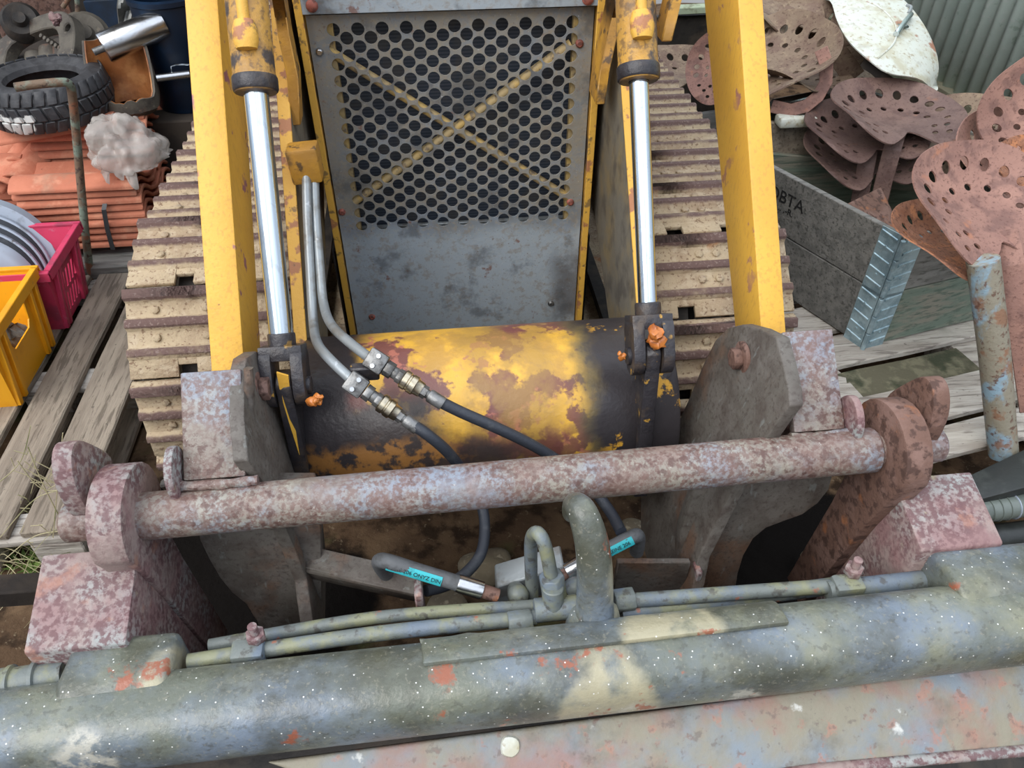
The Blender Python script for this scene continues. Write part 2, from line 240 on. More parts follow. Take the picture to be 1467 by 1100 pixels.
# ------------------------------------------------------------------ object helpers
W = {}
def wl(o):
    return W[o.name] if o else Vector((0, 0, 0))
def tag(o, label, cat, group=None, kind=None):
    if label: o['label'] = label
    if cat: o['category'] = cat
    if group: o['group'] = group
    if kind: o['kind'] = kind
    return o
def thing(name, label, cat, loc, group=None):
    o = bpy.data.objects.new(name, None); COL.objects.link(o); o.empty_display_size = .05
    o.location = loc; W[o.name] = Vector(loc)
    return tag(o, label, cat, group)
def copy_tree(o, parent=None):
    c = o.copy(); COL.objects.link(c); c.parent = parent
    for ch in list(o.children): copy_tree(ch, c)
    return c
class MB:
    def __init__(s): s.bm = bmesh.new()
    def face(s, vs):
        try: return s.bm.faces.new(vs)
        except ValueError: return None
    def verts(s, ps): return [s.bm.verts.new(p) for p in ps]
    def hexa(s, p):            # 8 points: four of one end, four of the other
        v = s.verts(p)
        for f in ((0, 3, 2, 1), (4, 5, 6, 7), (0, 1, 5, 4), (1, 2, 6, 5), (2, 3, 7, 6), (3, 0, 4, 7)): s.face([v[i] for i in f])
        return s
    def box(s, c, sz, m=None):
        c = Vector(c); m = m or Matrix()
        q = []
        for z in (-.5, .5):
            for x, y in ((-.5, -.5), (.5, -.5), (.5, .5), (-.5, .5)):
                q.append(c + m @ Vector((x*sz[0], y*sz[1], z*sz[2])))
        return s.hexa(q)
    def prism(s, pts, ext, both=False):
        ext = Vector(ext); pts = [Vector(p) for p in pts]
        if both: pts = [p-ext*.5 for p in pts]
        a = s.verts(pts); b = s.verts([p+ext for p in pts]); n = len(a)
        s.face(a[::-1]); s.face(b)
        for i in range(n): s.face([a[i], a[(i+1) % n], b[(i+1) % n], b[i]])
        return s
    def tube(s, pts, r, n=14, smooth=True, steps=6, cap=True):
        pts = [Vector(p) for p in pts]; rs = r if isinstance(r, (list, tuple)) else [r]*len(pts)
        if smooth and len(pts) > 2:
            P, Q = [], []
            for i in range(len(pts)-1):
                p0 = pts[max(i-1, 0)]; p1 = pts[i]; p2 = pts[i+1]; p3 = pts[min(i+2, len(pts)-1)]
                for k in range(steps):
                    t = k/steps
                    P.append(.5*((2*p1)+(p2-p0)*t+(2*p0-5*p1+4*p2-p3)*t*t+(3*p1-p0-3*p2+p3)*t**3)); Q.append(rs[i]+(rs[i+1]-rs[i])*t)
            P.append(pts[-1]); Q.append(rs[-1]); pts, rs = P, Q
        d0 = (pts[1]-pts[0]).normalized()
        nrm = d0.orthogonal().normalized(); rings = []
        for i, p in enumerate(pts):
            d = (pts[min(i+1, len(pts)-1)]-pts[max(i-1, 0)]).normalized()
            nrm = (nrm-d*nrm.dot(d)).normalized(); bn = d.cross(nrm)
            rings.append(s.verts([p+(nrm*math.cos(2*PI*k/n)+bn*math.sin(2*PI*k/n))*rs[i] for k in range(n)]))
        for a, b in zip(rings, rings[1:]):
            for k in range(n): s.face([a[k], a[(k+1) % n], b[(k+1) % n], b[k]])
        if cap: s.face(rings[0][::-1]); s.face(rings[-1])
        return s
    def lathe(s, prof, o, ax, n=32, closed=False, a0=0, a1=2*PI):
        """prof: (radius, height along ax)"""
        o = Vector(o); ax = Vector(ax).normalized(); u = ax.orthogonal().normalized(); v = ax.cross(u)
        full = abs(a1-a0-2*PI) < 1e-6; m = n if full else n+1; rings = []
        for (r, h) in prof:
            if r < 1e-6: rings.append([s.bm.verts.new(o+ax*h)]*m); continue
            rings.append(s.verts([o+ax*h+(u*math.cos(a0+(a1-a0)*k/n)+v*math.sin(a0+(a1-a0)*k/n))*r for k in range(m)]))
        pr = list(zip(rings, rings[1:]))
        if closed: pr.append((rings[-1], rings[0]))
        for a, b in pr:
            for k in range(n):
                q = [a[k], a[(k+1) % m], b[(k+1) % m], b[k]]; u_ = []
                for w in q:
                    if w not in u_: u_.append(w)
                if len(u_) > 2: s.face(u_)
        return s
    def cyl(s, a, b, r, n=20, ch=0):
        a = Vector(a); b = Vector(b); L = (b-a).length
        c = ch or min(r, L)*.08
        return s.lathe([(0, 0), (r-c, 0), (r, c), (r, L-c), (r-c, L), (0, L)], a, b-a, n)
    def nut(s, a, b, r): return s.lathe([(0, 0), (r, 0), (r, (Vector(b)-Vector(a)).length), (0, (Vector(b)-Vector(a)).length)], a, Vector(b)-Vector(a), 6)
    def sheet(s, outline, holes, fn, th, grid=None, nrm=None):
        """a sheet with holes: 2D outline cut and mapped to the place by fn(u,v); thickness th"""
        vs, es = [], []
        for lp in [outline]+list(holes):
            b = len(vs); vs += [Vector(p) for p in lp]; es += [(b+i, b+(i+1) % len(lp)) for i in range(len(lp))]
        if grid:
            us = [p[0] for p in outline]; ws = [p[1] for p in outline]
            x = min(us)+grid*.5
            while x < max(us):
                y = min(ws)+grid*.5
                while y < max(ws):
                    if all((h[0][0]-x)**2+(h[0][1]-y)**2 > (grid*.9)**2 for h in holes): vs.append(Vector((x, y)))
                    y += grid
                x += grid
        ov, oe, of, *_ = delaunay_2d_cdt(vs, es, [], 2, 1e-6)
        def inside(p, lp):
            c = False; j = len(lp)-1
            for i in range(len(lp)):
                if (lp[i][1] > p[1]) != (lp[j][1] > p[1]) and p[0] < (lp[j][0]-lp[i][0])*(p[1]-lp[i][1])/(lp[j][1]-lp[i][1])+lp[i][0]: c = not c
                j = i
            return c
        def near(c, h): return abs(c[0]-h[0][0]) < .3 and abs(c[1]-h[0][1]) < .3
        keep = []
        for f in of:
            c = sum((ov[i] for i in f), Vector((0, 0)))/len(f)
            if inside(c, outline) and not any(near(c, h) and inside(c, h) for h in holes): keep.append(f)
        P = [fn(p[0], p[1]) for p in ov]
        e = 1e-3; D = []
        for p in ov:
            if nrm: D.append(Vector(nrm)); continue
            a = fn(p[0]+e, p[1])-fn(p[0]-e, p[1]); b = fn(p[0], p[1]+e)-fn(p[0], p[1]-e); D.append(a.cross(b).normalized())
        A = s.verts(P); B = s.verts([p-d*th for p, d in zip(P, D)])
        cnt = {}
        for f in keep:
            s.face([A[i] for i in f]); s.face([B[i] for i in reversed(f)])
            for i in range(len(f)):
                k = (f[i], f[(i+1) % len(f)]); cnt[k] = 1
        for (i, j) in cnt:
            if (j, i) not in cnt: s.face([A[j], A[i], B[i], B[j]])
        for v in [v for v in A+B if not v.link_faces]: s.bm.verts.remove(v)
        return s
    def done(s, name, material, parent=None, bevel=0, seg=2, sharp=40, local=None, wob=None, org=None, label=None):
        bm = s.bm
        bmesh.ops.remove_doubles(bm, verts=bm.verts, dist=1e-5)
        bmesh.ops.recalc_face_normals(bm, faces=bm.faces)
        if bevel:
            ed = [e for e in bm.edges if len(e.link_faces) == 2 and e.calc_face_angle(0) > math.radians(28)]
            bmesh.ops.bevel(bm, geom=ed, offset=bevel, segments=seg, profile=.5, affect='EDGES', clamp_overlap=True)
        if wob:
            for v in bm.verts: v.co += noise.noise_vector(v.co*wob[0])*wob[1]
        pw = wl(parent)
        if local is None:
            if org is None:
                lo = Vector([min(v.co[i] for v in bm.verts) for i in range(3)]); hi = Vector([max(v.co[i] for v in bm.verts) for i in range(3)])
                org = (lo+hi)/2
                if parent is None: org.z = lo.z
            bmesh.ops.translate(bm, verts=bm.verts, vec=-org)
        else: org = Vector((0, 0, 0))
        me = bpy.data.meshes.new(name); bm.to_mesh(me); bm.free()
        me.materials.append(MT[material]); me.shade_smooth(); me.set_sharp_from_angle(angle=math.radians(sharp))
        o = bpy.data.objects.new(name, me); COL.objects.link(o); o.parent = parent
        if local is None: o.location = org-pw; W[o.name] = org
        else: o.matrix_basis = local; W[o.name] = Vector((0, 0, 0))
        if label: o['label'] = label
        return o
def bez(pts, n=5, closed=True):
    """smooth outline through 2D points"""
    out = []; m = len(pts)
    for i in range(m):
        p0, p1, p2, p3 = [Vector(pts[(i+k) % m]) for k in (-1, 0, 1, 2)]
        for k in range(n):
            t = k/n
            out.append(.5*((2*p1)+(p2-p0)*t+(2*p0-5*p1+4*p2-p3)*t*t+(3*p1-p0-3*p2+p3)*t**3))
    return out
def disc(u, v, a, b=None, n=12, rot=0):
    b = b or a; o = []
    for k in range(n):
        x, y = a*math.cos(2*PI*k/n), b*math.sin(2*PI*k/n)
        o.append(Vector((u+x*math.cos(rot)-y*math.sin(rot), v+x*math.sin(rot)+y*math.cos(rot))))
    return o
def text(name, body, size, m, material, parent, depth=.0006):
    c = bpy.data.curves.new(name, 'FONT'); c.body = body; c.size = size; c.extrude = depth; c.align_x = 'CENTER'; c.align_y = 'CENTER'
    c.materials.append(MT[material])
    t = bpy.data.objects.new('lettering_curve', c); me = bpy.data.meshes.new_from_object(t); bpy.data.objects.remove(t)
    o = bpy.data.objects.new(name, me); COL.objects.link(o); o.parent = parent
    o.matrix_basis = Matrix.Translation(-wl(parent)) @ m; W[o.name] = m.translation.copy()
    return o
def frame(o, x, y):
    x = Vector(x).normalized(); z = x.cross(Vector(y)).normalized(); y = z.cross(x)
    m = Matrix((x, y, z)).transposed().to_4x4(); m.translation = Vector(o); return m
def lerp(a, b, t): return Vector(a)*(1-t)+Vector(b)*t
# ================================================================== the tracked loader
LO = thing('crawler_loader', 'yellow tracked loader with perforated grey radiator grille and two chromed cylinders', 'loader', (.06, 1.75, 0))
AD = V(0, .655, .756).normalized()             # the way the lift arms run (rising to the rear)
AN = V(0, .756, -.655).normalized()            # their depth
def arm_box(name, x0, x1, y0, z0, L, t0, t1, material, bev=.004, parent=LO):
    o = V(0, y0, z0); q = []
    for s, t in ((0, t0), (L, t1)):
        b = o+AD*s
        q += [b+V(x0, 0, 0), b+V(x1, 0, 0), b+V(x1, 0, 0)+AN*t, b+V(x0, 0, 0)+AN*t]
    return MB().hexa(q).done(name, material, parent, bev, 2)
arm_box('lift_arm', -.426, -.367, 1.05, .626, 1.35, .125, .2, 'yellow_arm')
arm_box('lift_arm', .602, .652, 1.06, .638, 1.35, .125, .215, 'yellow_arm')
# inner arm plates, thin yellow front edge and greasy grey side
for x, y0, z0 in ((-.292, 1.19, .55), (.415, 1.19, .55)):
    p = arm_box('arm_plate', x-.012, x+.012, y0, z0, 1.3, .24, .62, 'greyside', .002)
    b = V(0, y0, z0)-AN*.002; q = []
    for s in (.05, 1.3):
        c = b+AD*s
        q += [c+V(x-.0125, 0, 0), c+V(x+.0125, 0, 0), c+V(x+.0125, 0, 0)+AN*.004, c+V(x-.0125, 0, 0)+AN*.004]
    MB().hexa(q).done('edge_strip', 'edge', p, .001, 1, label='worn yellow front edge of the plate')
# cross tube
CT = V(.08, 1.2, .49)
MB().lathe([(0, -.365), (.168, -.365), (.172, -.36), (.172, .36), (.168, .365), (0, .365)], CT, (1, 0, 0), 64).done('cross_tube', 'tube', LO)
# ---- tilt cylinders
def cylinder(base, top, barrel_len, side):
    base = Vector(base); top = Vector(top); d = (top-base).normalized()
    fr = V(1, 0, 0); nn = fr.cross(d).normalized()
    if nn.y > 0: nn = -nn                      # points to the viewer's side
    t0 = top; t1 = top+d*barrel_len
    c = MB().lathe([(.018, 0), (.0345, .001), (.0365, .005), (.0365, .028), (.0352, .030), (.0352, barrel_len), (0, barrel_len)], t0, d, 36)
    Bz = MB(); Bz = c.done('hydraulic_cylinder', 'barrel', LO, local=None)
    MB().cyl(base-d*.01, top+d*.02, .0205 if side < 0 else .0172, 28).done('piston_rod', 'chrome', Bz)
    MB().lathe([(.0365, -.001), (.0380, .002), (.0380, .02), (.0365, .023)], t0+d*.004, d, 36).done('gland_ring', 'black_oil', Bz)
    p0 = t0+d*.062+nn*.036
    m = MB().lathe([(0, -.003), (.017, 0), (.0205, .012), (.0205, .03), (.016, .044), (.010, .047), (0, .047)], p0, d, 20)
    for v in m.bm.verts: v.co += nn*((v.co-p0).dot(nn)*-.25)
    m.done('port_boss', 'edge', Bz)
    MB().tube([p0+d*.04, p0+d*.1+nn*.002, p0+d*.3, p0+d*.45+nn*.01], .0095, 12).done('oil_line', 'edge', Bz)
    # fork at the rod end: neck, two cheeks with round ends
    yoke = MB().cyl(base+d*.004, base-d*.03, .024, 20)
    for s in (-1, 1):
        o = base-d*.03+fr*(s*.027)-fr*.0105; pr = []
        for k in range(9):
            a = PI*k/8; pr.append(o-d*(.062+.036*math.sin(a))+nn*.036*math.cos(a))
        pr = [o+nn*.030, o+nn*.036-d*.012]+pr+[o-nn*.036-d*.012, o-nn*.030]
        yoke.prism(pr, fr*.021)
    yoke.hexa([base-d*q+fr*(a*.037)+nn*(b*.03) for q in (.018, .044) for a, b in ((-1, -1), (1, -1), (1, 1), (-1, 1))])
    yoke.done('rod_clevis', 'black_oil', Bz, .003, 2)
    pc = base-d*.092
    MB().cyl(pc-fr*.044, pc+fr*.044, .0165, 20).done('clevis_pin', 'black_oil', Bz)
    # tab of the bracket that the fork holds
    tb = MB(); o = pc-fr*.0135; pr = []
    for k in range(9):
        a = PI*k/8; pr.append(o+d*(.03*math.sin(a))+nn*.03*math.cos(a))
    dn = V(0, -.10, -1).normalized()
    tb.prism([o+dn*.34+nn*.05]+pr+[o+dn*.34-nn*.09], fr*.027).done('bracket_tab', 'black_oil', LO, .002, 1)
    return Bz, pc, nn, d, fr
LB = at(403, 480, y=1.12); LT = at(367, 134, y=1.345)
RB = at(928, 436, y=1.12); RT_ = at(915, 117, y=1.345)
cl, lpc, lnn, ld, lfr = cylinder(LB, LT, .5, -1)
cr, rpc, rnn, rd, rfr = cylinder(RB, RT_, .5, 1)
def lump(name, c, r, parent, seed, material='grease', n=3, stretch=(1, 1, 1)):
    m = MB(); rr = random.Random(seed)
    for k in range(n):
        o = Vector(c)+V(rr.uniform(-1, 1)*r, rr.uniform(-.3, .3)*r, rr.uniform(-1, 1)*r)*.75
        g = bmesh.ops.create_icosphere(m.bm, subdivisions=2, radius=r*rr.uniform(.6, 1))
        for v in g['verts']: v.co = o+V(v.co.x*stretch[0], v.co.y*stretch[1], v.co.z*stretch[2])+noise.noise_vector(v.co*90+V(seed, k, 0))*r*.8
    return m.done(name, material, parent, sharp=80)
lump('grease', at(942, 482, y=1.055), .0145, LO, 3, n=3)
lump('grease', at(453, 573, y=1.02), .009, LO, 5, n=5)
lump('grease', at(892, 508, y=1.06), .007, LO, 9, n=3)
# yellow smear tab beside the left fork
MB().prism([at(396, 534, y=1.05), at(413, 539, y=1.05), at(419, 585, y=1.04), at(429, 652, y=1.02), at(414, 605, y=1.033), at(402, 565, y=1.043)], (0, .004, 0)).done('paint_patch', 'yellow', LO, label='bright yellow patch left on the oily bracket')
# ---- nose with the radiator grille
XL, XR = -.247, .372
def nose_side(x, s):
    p = MB().box((x, 2.16, .80), (.014, .86, 1.16)).done('nose_panel', 'yellow_dirty', LO, .002, 1)
    MB().box((x, 1.728, .80), (.0155, .008, 1.16)).done('edge_strip', 'edge', p, .001, 1, label='chipped yellow front edge of the nose')
    return p
nose_side(XL-.006, -1); nose_side(XR+.006, 1)
GX0, GX1, GZ0, GZ1 = XL+.004, XR-.004, .20, 1.128
GY = 1.752
holes = []
dx = (.322+.190)/20; dz = (1.098-.632)/13
for i in range(21):
    for j in range(14 if i % 2 == 0 else 13):
        holes.append(disc(-.190+dx*i, 1.098-dz*(j+(.5 if i % 2 else 0)), .0139, n=14))
gp = MB().sheet([Vector(p) for p in ((GX0, GZ0), (GX1, GZ0), (GX1, GZ1), (GX0, GZ1))], holes, lambda u, v: V(u, GY, v), -.004, nrm=(0, -1, 0)).done('grille_panel', 'grille', LO, sharp=30)
for px, py, mt in ((458, 74, 'steel'), (830, 62, 'redbolt'), (490, 303, 'redbolt'), (817, 289, 'redbolt'), (533, 453, 'redbolt'), (789, 434, 'fitting')):
    c = at(px, py, y=GY-.002)
    MB().lathe([(0, .008), (.005, .008), (.0085, .005), (.0095, 0), (0, 0)], c, (0, -1, 0), 14).done('bolt', mt, gp)
for a, b in (((470, 72), (818, 285)), ((818, 62), (492, 300))):
    p, q = at(*a, y=GY+.010), at(*b, y=GY+.010)
    MB().tube([p, lerp(p, q, .5), q], .0105, 10).done('cross_brace', 'dust_rib', gp)
for x in (-.199, .333):
    MB().box((x, GY+.018, .86), (.013, .02, .52)).done('inner_bar', 'dust_rib', gp, .001, 1)
# lip above the grille with its row of holes
lip = MB().sheet([Vector(p) for p in ((XL, 1.136), (XR, 1.136), (XR, 1.40), (XL, 1.40))], [disc(-.192+.0512*i, 1.176, .0139, n=14) for i in range(11)], lambda u, v: V(u, GY-.022, v), -.004, nrm=(0, -1, 0)).box((.0625, GY-.004, 1.137), (XR-XL, .034, .005)).done('grille_lip', 'grille', LO, sharp=30)
MB().box((.0625, GY+.008, 1.30), (XR-XL-.03, .01, .3)).done('inner_bar', 'yellow', lip)
for px, py in ((447, 8), (842, -2)):
    MB().lathe([(0, .010), (.007, .010), (.012, .006), (.013, 0), (0, 0)], at(px, py, y=GY-.024), (0, -1, 0), 14).done('bolt', 'redbolt', lip)
MB().box((.0625, GY+.075, .74), (XR-XL-.02, .05, .78)).done('radiator', 'radiator', LO)
MB().box((.0625, GY+.035, .565), (XR-XL-.05, .012, .09)).done('radiator_tank', 'hydpipe', LO, .003, 1)
# dark hull between the tracks
MB().box((.0625, 2.75, .75), (.60, 1.7, 1.0)).box((.0625, 2.75, .27), (.5, 1.7, .2)).done('hull', 'dark', LO, .01, 1)
for x, s in ((-.265, 1), (.395, -1)):
    MB().box((x, 2.5, .33), (.05, 1.3, .36)).done('track_frame', 'dark', LO, .006, 1)
# guards on both sides of the nose
def strip(name, pts, w, th, material, y0, y1):
    n = len(pts); P = [at(px, py, y=y0+(y1-y0)*i/(n-1)) for i, (px, py) in enumerate(pts)]; m = MB()
    for a, b in zip(P, P[1:]):
        m.hexa([a+V(-w/2, 0, 0), a+V(w/2, 0, 0), a+V(w/2, th, 0), a+V(-w/2, th, 0), b+V(-w/2, 0, 0), b+V(w/2, 0, 0), b+V(w/2, th, 0), b+V(-w/2, th, 0)])
    return m.done(name, material, LO, .002, 1)
strip('side_guard', [(390, -60), (398, 0), (406, 50), (419, 112), (423, 180)], .022, .05, 'yellow_dirty', 1.62, 1.58)
strip('side_guard', [(902, -60), (890, 0), (878, 50), (866, 105), (860, 150)], .020, .08, 'yellow_dirty', 1.62, 1.60)
strip('barrel_bracket', [(976, -30), (968, 5), (955, 60)], .02, .05, 'yellow_dirty', 1.42, 1.40)
# hydraulic lines with their clamp
cb = at(437, 242, y=1.46)
MB().prism([cb+V(-.034, 0, .036), cb+V(.028, 0, .040), cb+V(.03, 0, -.032), cb+V(-.03, 0, -.036)], (0, .05, 0)).done('pipe_clamp', 'yellow_dirty', LO, .006, 2)
L1 = [(439, 240, 1.48), (440, 300, 1.42), (445, 400, 1.32), (449, 462, 1.24), (455, 492, 1.16), (474, 516, 1.085), (505, 545, 1.035)]
L2 = [(450, 240, 1.49), (452, 300, 1.43), (458, 380, 1.345), (463, 432, 1.28), (474, 464, 1.20), (500, 490, 1.13), (534, 516, 1.06)]
def line(pts): return [at(a, b, y=c) for a, b, c in pts]
def coupling(a, b):
    """clamp block, adapter, quick coupler and crimped ferrule running from a towards b"""
    A = at(*a[:2], y=a[2]); B = at(*b[:2], y=b[2]); d = (B-A).normalized(); k = (B-A).length/.17
    side = d.cross(V(0, -.75, .65)).normalized(); upv = side.cross(d)
    m = Matrix((side, d, upv)).transposed().to_4x4()
    bl = MB().box(A+d*.003, (.037, .036, .024), m).done('clamp_block', 'fitting', LO, .004, 2)
    for s in (-1, 1): MB().cyl(A+d*.003+side*s*.010*1-upv*.010, A+d*.003+side*s*.010+upv*.017, .0045, 10).done('bolt', 'steel', bl)
    Q = lambda pr: [(r, h*k) for r, h in pr]
    q = MB(); q.nut(A+d*.022, A+d*.046*k, .0150); q.cyl(A+d*.044*k, A+d*.062*k, .011, 16); q.nut(A+d*.058*k, A+d*.073*k, .0135)
    q.done('adapter', 'fitting', bl, .001, 1)
    MB().lathe(Q([(0, .07), (.0145, .07), (.0175, .073), (.0175, .084), (.0158, .086), (.0158, .089), (.0175, .091), (.0175, .103), (.0145, .107), (.0135, .12), (0, .12)]), A, d, 24).done('coupler_sleeve', 'brass', bl)
    q = MB(); q.nut(A+d*.118*k, A+d*.132*k, .012); q.cyl(A+d*.13*k, A+d*.14*k, .0085, 14); q.lathe(Q([(0, .138), (.0108, .138), (.0122, .142), (.0122, .172), (.0115, .175), (0, .175)]), A, d, 20)
    q.done('ferrule', 'fitting', bl, 0)
    return d
dA = coupling((508, 549, 1.035), (596, 612, .985)); dB = coupling((537, 516, 1.06), (632, 577, 1.005))
MB().tube(line(L1), .0092, 14).done('hydraulic_pipe', 'hydpipe', LO)
MB().tube(line(L2), .0092, 14).done('hydraulic_pipe', 'hydpipe', LO)
MB().box(lerp(at(508, 549, y=1.05), at(537, 516, y=1.075), .5), (.05, .02, .03)).done('pipe_bracket', 'black_oil', LO, .003, 1)
MB().tube(line([(588, 606, .99), (612, 622, .975), (640, 646, .97), (664, 676, .975), (684, 708, .97), (694, 745, .93), (690, 790, .87), (668, 820, .83), (640, 838, .80), (610, 846, .78)]), .0105, 14).done('hydraulic_hose', 'hose', LO)
MB().tube(line([(624, 572, 1.01), (660, 590, 1.0), (710, 612, .99), (760, 636, .985), (800, 660, .98), (840, 690, .96), (872, 730, .90), (890, 762, .84)]), .0105, 14).done('hydraulic_hose', 'hose', LO)
# ---- the two tracks
TR, TYF, TYR, TZ = .328, 1.645, 3.45, .366
def track_path(s):
    st = TYR-TYF; arc = PI*TR; s = s % (2*st+2*arc)
    if s < st: return V(0, TYR-s, TZ+TR), V(0, -1, 0), V(0, 0, 1)
    s -= st
    if s < arc:
        a = s/TR; o = V(0, -math.sin(a), math.cos(a)); return V(0, TYF, TZ)+o*TR, V(0, -math.cos(a), -math.sin(a)), o
    s -= arc
    if s < st: return V(0, TYF+s, TZ-TR), V(0, 1, 0), V(0, 0, -1)
    a = (s-st)/TR; o = V(0, math.sin(a), -math.cos(a)); return V(0, TYR, TZ)+o*TR, V(0, math.cos(a), math.sin(a)), o
def shoe_mesh(w):
    m = MB(); P = .196
    prof = [(-P/2, 0), (-P/2, .006), (-.094, .030), (-.074, .032), (-.066, .014), (-.034, .013), (-.028, .027), (-.012, .028), (-.005, .013), (.030, .012), (.036, .024), (.050, .025), (.058, .012), (P/2, .010), (P/2, 0)]
    xs = [-w/2, -.085, -.045, .045, .085, w/2]
    for i in range(5):
        e = .072 if i in (1, 3) else P/2
        pr = [(min(y, e), z) for y, z in prof]
        m.prism([V(xs[i], y, z) for y, z in pr], (xs[i+1]-xs[i], 0, 0))
    for x in (-.125, -.02, .02, .125):
        for y in (-.049, .012): m.nut((x, y, .010), (x, y, .0185), .0095)
    return m
NS = 29; STEP = (2*(TYR-TYF)+2*PI*TR)/NS
first = None
for cx, ph in ((-.493, .118), (.613, .065)):
    m = MB()
    pts = [track_path(i*STEP/3) for i in range(NS*3)]
    A = [p-o*.02 for p, t, o in pts]; B = [p-o*.055 for p, t, o in pts]
    for x in (-.09, .05):
        a0 = m.verts([V(cx+x, 0, 0)+p for p in A]); a1 = m.verts([V(cx+x+.04, 0, 0)+p for p in A]); b0 = m.verts([V(cx+x, 0, 0)+p for p in B]); b1 = m.verts([V(cx+x+.04, 0, 0)+p for p in B])
        n = len(A)
        for i in range(n):
            j = (i+1) % n
            for q, r in ((a0, a1), (a1, b1), (b1, b0), (b0, a0)): m.face([q[i], q[j], r[j], r[i]])
    tk = m.done('track', 'dark', LO)
    for k, (y, r) in enumerate(((TYF, TR-.06), (TYR, TR-.06))):
        MB().lathe([(0, -.06), (r-.05, -.06), (r, -.02), (r, .02), (r-.05, .06), (0, .06)], (cx, y, TZ), (1, 0, 0), 32).done('idler_wheel', 'dark', tk)
    for k in range(NS):
        p, t, o = track_path(k*STEP+ph)
        mm = Matrix((V(1, 0, 0), t, o)).transposed().to_4x4()
        if V(1, 0, 0).cross(t).dot(o) < 0: mm = Matrix((V(-1, 0, 0), t, o)).transposed().to_4x4()
        mm.translation = V(cx, 0, 0)+p-o*.004-W[tk.name]
        if first is None: first = shoe_mesh(.374).done('track_shoe', 'shoe', tk, .003, 1, local=mm, sharp=50)
        else:
            c = first.copy(); COL.objects.link(c); c.parent = tk; c.matrix_basis = mm
# ================================================================== quick hitch on the loader arms
HI = thing('quick_hitch', 'rusty blue-grey quick hitch with a long round cross bar and welded lugs', 'hitch', (.1, .85, .55))
BY = .85
def barp(x): return V(x, BY, .640+(x-.1)*.014)
MB().cyl(barp(-.504), barp(.716), .0385, 40).done('cross_bar', 'rustpaint', HI)
for a, b in ((-.622, -.49), (.70, .835)):
    MB().cyl(barp(a), barp(b), .031, 28, .004).done('bar_end', 'rustpaint', HI)
def rect_plate(x0, x1):
    b0 = V(0, .872, .683); b1 = V(0, 1.0, .800); n = V(0, .117, -.128).normalized()*.022; q = []
    for o in (b0, b1):
        q += [o+V(x0, 0, 0), o+V(x1, 0, 0), o+V(x1, 0, 0)+n, o+V(x0, 0, 0)+n]
    p = MB().hexa(q).done('lug_plate', 'rustpaint', HI, .003, 2)
    MB().tube([V(x0-.008, .868, .676), V((x0+x1)/2, .866, .675), V(x1+.02, .868, .676)], .0085, 10).done('weld_bead', 'rustpaint', p, wob=(70, .003))
rect_plate(-.430, -.334); rect_plate(.576, .666)
def yz_plate(name, x, th, prof, material, bev=.003, parent=HI, label=None):
    return MB().prism([V(x-th/2, y, z) for y, z in prof], (th, 0, 0)).done(name, material, parent, bev, 2, label=label)
def rounded(pts, n=5): return [(p.x, p.y) for p in bez([Vector(p) for p in pts], n)]
ear = [(.852, .655), (.846, .70), (.866, .728), (.895, .735), (.918, .712), (.925, .66), (.90, .63)]
yz_plate('small_lug', -.441, .014, rounded(ear, 4), 'rustpink'); yz_plate('small_lug', .676, .014, rounded(ear, 4), 'rustpink')
big = [(.836, .655), (.838, .715), (.862, .752), (.893, .755), (.925, .715), (.955, .655), (.93, .63), (.86, .625)]
yz_plate('end_lug', -.583, .03, rounded([(a, b+.012) for a, b in big], 4), 'rustpink'); yz_plate('end_lug', .800, .03, rounded([(a, b+.015) for a, b in big], 4), 'rustbrown')
# side plates that carry the arm pins, leaning in towards the bottom
def side_plate(sg, px, x0, lean):
    n = V(1, 0, -lean).normalized(); o = V(x0, 1.05, .72)
    P = [at(a, b, pl=(o, n)) for a, b in px]
    ext = V(sg*.024, 0, 0)
    return MB().prism(P, ext).done('side_plate', 'rustdark', HI, .003, 2)
PR = [(1008, 520), (1024, 488), (1042, 470), (1062, 465), (1088, 472), (1112, 484), (1122, 522), (1130, 560), (1131, 582), (1113, 606), (1090, 640), (1050, 700), (1020, 760), (1000, 800), (990, 850), (940, 850), (917, 770), (918, 710), (955, 640), (985, 575)]
SPR = side_plate(1, PR, .535, .26)
PL = [(437, 690), (420, 625), (402, 563), (391, 526), (381, 508), (368, 503), (354, 512), (350, 530), (350, 600), (356, 660), (385, 700), (420, 780), (440, 830), (450, 900), (466, 905), (468, 800), (460, 720)]
SPL = side_plate(-1, PL, -.322, -.12)
for c, x0, x1, sp in ((at(1046, 514, x=.512), .51, .60, SPR), (at(390, 556, x=-.304), -.304, -.42, SPL)):
    s = 1 if x1 > x0 else -1
    MB().cyl(V(x0+s*.03, c.y, c.z), V(x1, c.y, c.z), .022, 24).done('arm_pin', 'rustdark', HI)
    q = MB().lathe([(0, 0), (.030, 0), (.031, .003), (.031, .008), (.030, .010), (0, .010)], V(x0+s*.030, c.y, c.z), (-s, 0, 0), 28)
    q.nut(V(x0+s*.021, c.y, c.z), V(x0+s*.004, c.y, c.z), .021).done('pin_bolt', 'rustbrown', HI, .002, 1)
# thick front strip of the side plates
MB().prism([at(1109, 486, y=.998), at(1128, 500, y=.995), at(1134, 585, y=.962), at(1117, 608, y=.958), at(1112, 590, y=.966), at(1124, 580, y=.966), at(1114, 520, y=.985)], (0, .02, 0)).done('weld_strip', 'rustpink', SPR, .003, 2)
MB().tube([at(356, 528, y=.99), at(357, 570, y=.972), at(358, 612, y=.955)], .008, 10).done('weld_bead', 'rustdark', SPL, wob=(70, .003))
